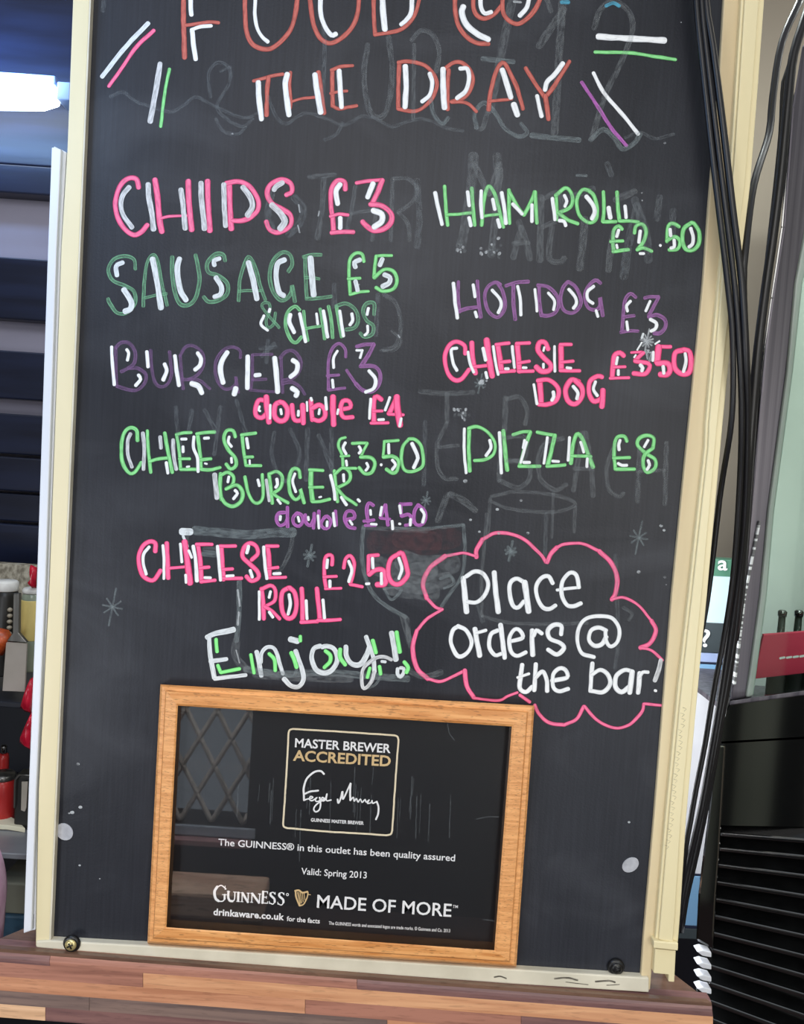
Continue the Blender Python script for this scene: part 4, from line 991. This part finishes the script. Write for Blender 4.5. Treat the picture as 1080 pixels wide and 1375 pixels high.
cable([(1100, -60, .1), (1075, 0, .08), (1050, 58, .07), (1038, 131, .06), (1033, 180, .05), (1012, 250, .02), (1001, 335, .0), (998, 385, -.002), (1002, 480, .015), (1004, 560, .025), (1000, 700, .045), (989, 830, .065), (977, 910, .07), (968, 960, .07), (959, 1010, .07), (949, 1060, .07), (942, 1100, .07), (930, 1156, .07), (919, 1204, .07), (912, 1250, .07)], 9, 'black cable dropping from the top right and meeting the bundle')
cable([(1110, -60, .095), (1084, 17, .09), (1066, 73, .09), (1059, 131, .09), (1049, 233, .09), (1038, 320, .09), (1028, 390, .09), (1017, 480, .085), (1007, 594, .085), (1000, 700, .085), (988, 830, .085), (977, 910, .085), (968, 960, .085), (960, 1010, .085), (951, 1060, .085), (943, 1100, .085), (931, 1156, .085), (920, 1204, .085), (913, 1250, .085)], 12, 'thick black cable running down beside the cooler')
cable([(1096, -10, .105), (1078, 40, .105), (1062, 80, .105), (1052, 110, .105), (1048, 180, .105), (1040, 260, .105), (1032, 330, .105), (1024, 410, .105), (1018, 520, .10), (1010, 640, .10), (1000, 780, .10), (990, 860, .10)], 5, 'thin black cable looped behind the thick one')

# ---------------------------------------------------------------- bottle cooler on the right
m_gloss = mat('gloss_black_plastic', (12, 13, 14), (9, 10, 11), .06, scale=(5, 5, 5), ior=2.3)
m_alu = mat('brushed_aluminium', (112, 108, 116), (62, 59, 68), .34, .5, scale=(140, 140, 1.5), lo=.3, hi=.7)
m_gasket = mat('pale_grey_gasket', (170, 182, 176), (150, 162, 156), .5)
m_inner = mat('frosted_green_panel', (176, 184, 178), (160, 168, 164), .5, scale=(4, 4, 4))
m_pink = mat('raspberry_label', (226, 60, 96), (200, 44, 78), .5, scale=(8, 8, 8))
m_bottle = mat('dark_bottle_glass', (44, 52, 46), (28, 34, 30), .12)
YFn, YFf = .115, .165
cl = empty('bottle_cooler', at(1060, 1375, .25), 'glossy black bottle cooler with a glass door at the right edge', 'cooler')
def fY(x): return .115+.0*(x-1000)
# cabinet body: side post, glass frame, inner
strip_back('side_post', [(1092, 40), (1061, 145), (1049, 305), (1035, 400), (1024, 472), (1005, 686), (992, 800), (979, 935), (966, 1010)], [(1104, 45), (1070, 148), (1058, 305), (1040, 400), (1029.5, 472), (1010, 686), (997, 800), (984, 940), (990, 1010)], .118, .3, m_gloss, cl, .002)
strip_back('door_frame', [(1078, 60), (1064, 145), (1052, 305), (1037, 400), (1027, 472), (1008, 686), (995, 800), (981, 940)],
      [(1100, 62), (1092, 145), (1084, 305), (1068, 400), (1057, 500), (1032, 686), (1022, 800), (1003, 937)], .112, .3, m_alu, cl, .002)
strip('door_gasket', [(1091, 145), (1083, 305), (1069, 380), (1058, 500), (1033, 686), (1022, 800), (1003, 937)], [(1105, 145), (1096, 305), (1079, 380), (1066, 500), (1041, 686), (1031, 800), (1013, 935)], .108, .16, m_gasket, cl, .002)
led = mat('white_led_dots', (220, 225, 226), (90, 92, 94), .4, scale=(1, 1, 300), detail=0, lo=.45, hi=.55)
strip('light_strip', [(1020, 700), (1000, 800), (986, 920)], [(1022.5, 700), (1002.5, 800), (988.5, 920)], .108, .113, led, cl, 0)
# back panel and the bottles behind the glass
strip('back_panel', [(1100, 130), (1088, 305), (1070, 400), (1060, 500), (1034, 690), (1022, 800), (1000, 970)], [(1330, 120), (1330, 305), (1330, 400), (1330, 500), (1330, 690), (1330, 800), (1330, 960)], .34, .36, m_inner, cl)
strip('shelf_label', [(1026, 852), (1012, 912)], [(1215, 838), (1206, 890)], .20, .205, m_pink, cl, .001)
lb = Ink('label_print', m_prw, cl, .199, 'blurred white print on the raspberry label')
for k in range(9): lb.stroke([(1048+k*9, 884-k*.8), (1054+k*9, 883-k*.8)], 3)
lb.done()
gp = glass('cooler_glass', (240, 247, 243), .07, .03)
for k, (x, hp) in enumerate(((1040, 0), (1062, 3), (1084, 1), (1108, 0), (1132, 2))):
    b0 = at(x, 940, .27); R = .0115
    o = empty('bottle', (b0.x, .27, b0.z), ['leftmost', 'second', 'third', 'fourth', 'fifth'][k]+' dark bottle from the left behind the cooler door', 'bottle', 'dark bottles inside the cooler')
    lathe('glass_body', b0, [(R*.9, 0), (R, .004), (R, .055), (R*.8, .068), (R*.4, .082), (R*.36, .105)], m_bottle, o, 20)
    lathe('bottle_cap', b0+Vector((0, 0, .105)), [(R*.45, 0), (R*.48, .006), (R*.3, .008)], m_gloss, o, 16)
cll = bpy.data.lights.new('cooler_lamp', 'AREA'); cll.shape = 'RECTANGLE'; cll.size = .3; cll.size_y = .03; cll.energy = 5; cll.color = (.93, 1.0, .96)
clo = bpy.data.objects.new('cooler_lamp', cll); COL.objects.link(clo); clo.location = (at(1090, 60, .2).x, .15, at(1080, -60, .2).z); clo.rotation_euler = (math.radians(25), 0, 0)
clo.parent = cl; clo.matrix_parent_inverse = Matrix.Translation(-Vector(cl.location))
zsh = at(1050, 941, .27).z
box('bottle_shelf', (at(985, 941, .2).x, .19, zsh-.006), (1.3, .42, zsh), m_alu, cl)
strip('glass_door', [(1105, 145), (1096, 305), (1079, 380), (1066, 500), (1041, 686), (1031, 800), (1013, 935)], [(1300, 145), (1300, 305), (1300, 400), (1300, 472), (1300, 686), (1300, 800), (1300, 915)], .100, .103, gp, cl, 0)
# kick panel below the door: two gloss faces
strip_back('door_sill', [(981, 941), (980, 947)], [(1240, 905), (1240, 912)], .098, .3, m_alu, cl, .001)
strip_back('upper_fascia', [(980, 947), (962, 996)], [(1240, 912), (1240, 980)], .100, .3, m_gloss, cl, 0)
strip_back('lower_fascia', [(961, 999), (952, 1108)], [(1240, 983), (1240, 1113)], .101, .3, m_gloss, cl, 0)
strip_back('corner_post', [(961, 1000), (951, 1098), (944, 1150), (938, 1200), (935, 1262)], [(975, 1001), (969, 1098), (966, 1150), (962, 1200), (958, 1275)], .095, .3, m_gloss, cl, .002)
strip_back('grille_backing', [(984, 950), (964, 1100), (956, 1275), (958, 1460)], [(1240, 930), (1240, 1120), (1240, 1300), (1240, 1500)], .16, .3, m_under, cl)
m_slat = mat('gloss_black_slat', (18, 19, 20), (10, 11, 12), .14, scale=(60, 60, 60), ior=2.2)
gl_rows = [(1118, .08), (1138, .10), (1160, .13), (1183, .16), (1206, .19), (1229, .22), (1252, .25), (1274, .28), (1296, .31), (1319, .34), (1342, .37), (1365, .40), (1388, .43)]
for k, (y0, sl) in enumerate(gl_rows):
    x0 = 968-.08*(y0-1118); x1 = 1200; A = at(x0, y0, .12); B = at(x1, y0+sl*(x1-x0), .06)
    th = Vector((0, 0, -.0045)); dp = Vector((0, .035, .010))
    prism_pts('grille_slat', [A, B, B+th, A+th], [A+dp, B+dp, B+dp+th, A+dp+th], m_slat, cl, .0012, 2)
# white shapes imitating leaf-shaped light reflections left of the grille
for k in range(4):
    y = 1281+k*16.5
    prism('vent_glint', [(936, y-3), (944, y-5), (956, y-2), (956, y+5), (944, y+3)], .088, .10, m_whitepl, cl, .001)
# ---------------------------------------------------------------- what shows between the trunking and the cooler
m_bluew = mat('pale_blue_panel', (206, 228, 236), (194, 218, 228), .5)
m_green = mat('bottle_green_header', (88, 138, 116), (78, 126, 104), .5)
m_char = mat('charcoal_sign', (72, 80, 84), (62, 70, 74), .5)
m_lil = mat('lilac_band', (176, 190, 224), (160, 176, 214), .5)
m_wh = mat('white_panel', (232, 233, 238), (214, 216, 224), .5, scale=(8, 8, 8))
m_blu = mat('sky_blue_panel', (138, 180, 214), (122, 166, 204), .5)
m_dkb = mat('dark_blue_edge', (44, 50, 74), (36, 42, 62), .5)
YV = .46
ds = empty('display_cabinet', at(950, 1250, YV), 'pale upright display cabinet seen through the gap beside the cooler', 'cabinet')
def dpx(name, y0, y1, m, Y=YV, d=.03): return prism(name, [(890, y0-3), (1010, y0+3), (1005, y1+3), (885, y1-3)], Y, Y+d, m, ds, .001)
dpx('header_sign', 750, 773, m_green); dpx('upper_panel', 773, 836, m_bluew); dpx('price_band', 836, 876, m_char); dpx('rail', 877, 889, m_lil)
dpx('rail_edge', 889, 892, m_dkb); dpx('rail', 892, 912, m_blu); dpx('rail_edge', 912, 915, m_dkb); dpx('door_panel', 915, 1174, m_wh); dpx('rail_edge', 1174, 1177, m_dkb); dpx('lower_panel', 1177, 1244, m_blu)
dpx('rail_edge', 1244, 1248, m_dkb); dpx('base', 1248, 1262, m_char); dpx('plinth', 1262, 1420, m_under)
def signtext(s, x, y, wpx, hpx, nm):
    global YP; cu = bpy.data.curves.new('t', 'FONT'); cu.body = s; cu.offset = .015; o = bpy.data.objects.new('t', cu); COL.objects.link(o); bpy.context.view_layer.update()
    me = bpy.data.meshes.new_from_object(o.evaluated_get(bpy.context.evaluated_depsgraph_get())); bpy.data.objects.remove(o)
    xs = [v.co.x for v in me.vertices]; a = at(x, y, YV-.0015); U = (at(x+wpx, y+wpx*.06, YV-.0015)-a)/(max(xs)-min(xs)); Vv = (at(x+.05*hpx, y-hpx, YV-.0015)-a)/.73
    for v in me.vertices: v.co = a+U*(v.co.x-min(xs))+Vv*v.co.y
    me.name = nm; return link(nm, me, m_prw, ds)
signtext('a', 964, 765, 13, 20, 'sign_letter'); signtext('?', 943, 868, 10, 24, 'sign_letter')

# ---------------------------------------------------------------- left: lamp and back bar clutter
m_tube = mat('lit_tube_diffuser', (225, 240, 255), (225, 240, 255), .4, emit=6.5)
m_bracket = mat('pale_blue_lamp_body', (150, 168, 200), (134, 152, 186), .4)
YT = 1.47
a, b = at(-150, 128, YT), at(76, 130, YT)
lt = empty('strip_lamp', (a+b)/2, 'lit white strip lamp on the navy boards at the upper left', 'lamp')
tube('diffuser', [a, a+(b-a)*.33, a+(b-a)*.66, b], .034, m_tube, lt, 16, .03, rf=lambda t: 1 if t < .97 else .7)
box('lamp_body', (a.x, YT-.01, b.z+.026), (at(76, 110, YT).x, YB-.05, b.z+.05), m_bracket, lt, .004)
box('end_cap', (at(78, 118, YT).x, YT-.01, b.z-.01), (at(97, 118, YT).x, YB-.05, b.z+.036), m_bracket, lt, .004)
for pw_, dz, tilt in ((4.5, .10, 100), (1.6, -.10, 84)):
    pl = bpy.data.lights.new('strip_lamp_light', 'AREA'); pl.shape = 'RECTANGLE'; pl.size = .5; pl.size_y = .05; pl.energy = pw_; pl.color = (.34, .58, 1.0)
    po = bpy.data.objects.new('strip_lamp_light', pl); COL.objects.link(po); po.location = ((a.x+b.x)/2-.05, YT-.07, b.z+dz*.6); po.rotation_euler = (math.radians(tilt), 0, 0)
    po.parent = lt; po.matrix_parent_inverse = Matrix.Translation(-Vector(lt.location))

YO = 1.0
def up_(x, y, Y=YO): p = at(x, y, Y); return p
def pxm(Y=YO): return (Y+.73)/FPX          # metres per pixel at that depth
u = pxm()
m_whc = mat('white_cap_plastic', (236, 234, 230), (222, 220, 214), .4)
m_yel = mat('pale_yellow_label', (226, 204, 128), (206, 182, 108), .5, scale=(30, 30, 14))
m_clear = mat('greenish_clear_plastic', (160, 168, 150), (140, 150, 132), .2)
m_red = mat('glossy_red_foil', (214, 34, 62), (170, 20, 44), .22, scale=(40, 40, 40), bump=.5)
m_blackl = mat('black_label', (30, 30, 30), (40, 38, 34), .4)
m_pearl = mat('pearl_beads', (190, 180, 160), (160, 150, 132), .3)
m_orange = mat('orange_snack_foil', (206, 92, 42), (150, 58, 24), .35, scale=(60, 60, 60), bump=.6)
m_steel = mat('brushed_steel', (128, 126, 122), (84, 82, 78), .3, .8, scale=(60, 60, 4))
m_put = mat('putty_card', (178, 168, 160), (160, 152, 140), .6, scale=(9, 9, 9))
m_dred = mat('red_tin_paint', (186, 46, 44), (150, 30, 32), .3)
m_pap = mat('cream_paper', (226, 220, 196), (212, 206, 180), .7)
m_pk = mat('dusty_pink_cloth', (206, 172, 190), (176, 128, 158), .9, scale=(30, 30, 10), bump=.8)
m_ol = mat('grey_olive_box', (108, 108, 96), (92, 92, 84), .7)
m_teal = mat('dark_teal_crate', (44, 74, 96), (30, 52, 70), .5, scale=(20, 20, 40), lo=.4, hi=.6)
zsh2 = zpx(20, 929, YO)
# shelf the jars stand on
sh = tag(box('bar_shelf', (-1.7, YO-.07, zsh2-.012), (.05, YS-.045, zsh2), m_counter, None, .002), 'dark narrow shelf under the jars at the back bar', 'shelf')
def jar(x, ytop, wpx, ybot, m_body, m_lid, name, label, cat, lidh=9, neck=1.0, Y=YO, floor=None):
    p = up_(x, ybot, Y); z0 = floor if floor is not None else p.z; R = wpx/2*u; Ht = up_(x, ytop, Y).z-z0
    e = empty(name, (p.x, Y, z0), label, cat); lh = lidh*u
    lathe('jar_body', (p.x, Y, z0), [(R*.94, 0), (R, .004), (R, Ht-lh-.012), (R*.9, Ht-lh-.002), (R*neck*.85, Ht-lh)], m_body, e, 24)
    lathe('lid', (p.x, Y, z0+Ht-lh), [(R*neck*.92, 0), (R*neck*.95, .002), (R*neck*.95, lh-.004), (R*neck*.8, lh)], m_lid, e, 24)
    return e, p.x, z0, R, Ht
e, x_, z_, R_, H_ = jar(40, 789, 28, 900, m_clear, m_whc, 'sauce_jar', 'yellow-labelled clear jar with a white lid, right-hand one on the back shelf', 'jar', 7)
lathe('label', (x_, YO, z_+H_*.38), [(R_*1.02, 0), (R_*1.03, .001), (R_*1.03, H_*.47), (R_*1.0, H_*.48)], m_yel, e, 24)
e, x_, z_, R_, H_ = jar(4, 779, 34, 905, m_blackl, m_whc, 'storage_jar', 'black-wrapped jar with a white lid and a string of beads, at the left edge', 'jar', 14, Y=YO+.05)
for k in range(5): lathe('bead', (x_+R_*.72, YO+.05-R_*.74, z_+H_*.46+k*.013), [(.001, -.005), (.0045, -.003), (.006, 0), (.0045, .003), (.001, .005)], m_pearl, e, 10)
# orange snack packet
def packet(name, pts, m, label, cat, Y, th=.02, grp=None):
    """a crumpled pillow pack: outline in the photo, swollen in the middle"""
    n = len(pts); c = (sum(p[0] for p in pts)/n, sum(p[1] for p in pts)/n); V = []; F = []
    for ring, (s_, dy) in enumerate(((1, 0), (.72, -.8), (.35, -1.0))):
        for i, p in enumerate(pts):
            q = at(c[0]+(p[0]-c[0])*s_, c[1]+(p[1]-c[1])*s_, Y); V.append(q+Vector((0, dy*th*(.8+.4*((i*7+ring) % 3)/2), 0)))
    V.append(at(c[0], c[1], Y)+Vector((0, -th, 0)))
    for i, p in enumerate(pts): V.append(at(c[0]+(p[0]-c[0])*.6, c[1]+(p[1]-c[1])*.6, Y)+Vector((0, th*.6, 0)))
    V.append(at(c[0], c[1], Y)+Vector((0, th*.7, 0)))
    for r0 in (0, 1):
        for i in range(n): F.append((r0*n+i, r0*n+(i+1) % n, (r0+1)*n+(i+1) % n, (r0+1)*n+i))
    for i in range(n):
        F.append((2*n+i, 2*n+(i+1) % n, 3*n)); F.append((i, 3*n+1+i, 3*n+1+(i+1) % n, (i+1) % n)); F.append((3*n+1+i, 4*n+1, 3*n+1+(i+1) % n))
    o = link(name, poly_mesh(name, V, F), m, None, True); return tag(o, label, cat, grp)
packet('snack_packet', [(-22, 848), (-5, 842), (12, 846), (19, 858), (12, 868), (4, 880), (-20, 884)], m_orange, 'crumpled orange snack packet at the left edge', 'packet', YO-.05)
# steel scraper with a flat putty-coloured blade
sc = empty('flat_scraper', up_(20, 928, YO-.06), 'flat scraper with a grey steel handle and putty blade, in front of the jars', 'scraper')
prism('handle', [(18, 797), (26, 797), (25, 850), (36, 863), (9, 861), (17, 850)], YO-.066, YO-.056, m_steel, sc, .001)
prism('blade', [(8, 862), (36, 864), (33, 929), (3, 928)], YO-.064, YO-.058, m_put, sc, .001)
packet('red_packet', [(41, 758), (50, 762), (49, 790), (43, 790), (38, 784), (43, 776)], m_red, 'red foil packet hanging above the yellow-labelled jar', 'packet', YO-.02, .01)
YR = .922
tag(prism('display_strip', [(42, 929), (60, 930), (60, 1000), (40, 998)], .926, .93, m_whc, None, .001), 'white card strip holding the two red packets', 'display strip')
packet('red_packet', [(40, 912), (46, 908), (45, 935), (42, 958), (33, 955), (27, 950), (33, 930)], m_red, 'upper of two red foil packets hanging beside the white trunking', 'packet', YR, .012)
packet('red_packet', [(42, 956), (47, 960), (44, 980), (43, 1008), (34, 1003), (26, 997), (27, 990), (35, 972)], m_red, 'lower of two red foil packets hanging beside the white trunking', 'packet', YR, .012)
# things on the lower shelf
zz = zs
e, x_, z_, R_, H_ = jar(2, 1037, 34, 1118, m_dred, m_steel, 'red_canister', 'red canister with a steel lid at the left edge of the lower shelf', 'canister', 8, Y=1.0, floor=zz)
e, x_, z_, R_, H_ = jar(1, 1000, 15, 1118, m_dred, m_gloss, 'sauce_bottle', 'red sauce bottle with a black cap behind the red canister', 'bottle', 12, .6, Y=1.09, floor=zz)
kc = empty('clip_top_container', at(31, 1100, .97), 'dark clip-top container with a pale tag beside the white trunking', 'container')
pc = at(32, 1100, .97)
box('container_body', (pc.x-.018, .96, zz), (pc.x+.03, 1.0, at(32, 1038, .97).z), m_blackl, kc, .006)
tube('wire_clip', [Vector((pc.x-.014, .955, zz+.05)), Vector((pc.x-.013, .952, at(32, 1040, .97).z-.004)), Vector((pc.x-.004, .950, at(32, 1037, .97).z+.002)), Vector((pc.x+.025, .952, at(32, 1037, .97).z+.001))], .0022, m_steel, kc, 6)
prism('tag', [(29, 1050), (37, 1050), (35, 1085), (33, 1090), (28, 1088)], .95, .954, m_put, kc, .0005)
def sheet(pts, Y0, Y1, th, name, m, label):
    f = [onz(x, y, z) for x, y, z in pts]; return f
def onz(px, py, z):
    v = ray(px, py); return CAM+v*((z-CAM.z)/v.z)
f_ = [onz(-40, 1106, zz+.012), onz(10, 1108, zz+.012), onz(34, 1112, zz+.010), onz(24, 1102, zz+.012), onz(0, 1088, zz+.014), onz(-40, 1080, zz+.014)]
tag(prism_pts('paper_pile', f_, [p-Vector((0, 0, .010)) for p in f_], m_pap, None, .001), 'folded cream papers on the edge of the lower shelf', 'papers')
# under the shelf
YU = .80
packet('pink_cloth', [(-30, 1140), (0, 1140), (5, 1155), (8, 1180), (8, 1205), (5, 1235), (4, 1262), (-30, 1290)], m_pk, 'dusty pink cloth hanging at the left edge below the shelf', 'cloth', YU-.05, .03)
g0 = at(20, 1210, YU+.1)
tag(box('storage_box', (at(6, 1200, YU+.1).x, YU+.06, at(20, 1212, YU+.1).z), (at(60, 1200, YU+.1).x, YU+.16, at(20, 1172, YU+.1).z), m_ol, None, .003), 'grey-olive storage box stacked on the teal crate', 'box')
tag(box('crate', (at(4, 1230, YU+.1).x, YU+.05, at(20, 1262, YU+.1).z-.06), (at(60, 1230, YU+.1).x, YU+.17, at(20, 1212, YU+.1).z), m_teal, None, .003), 'dark teal crate under the grey-olive box', 'crate')
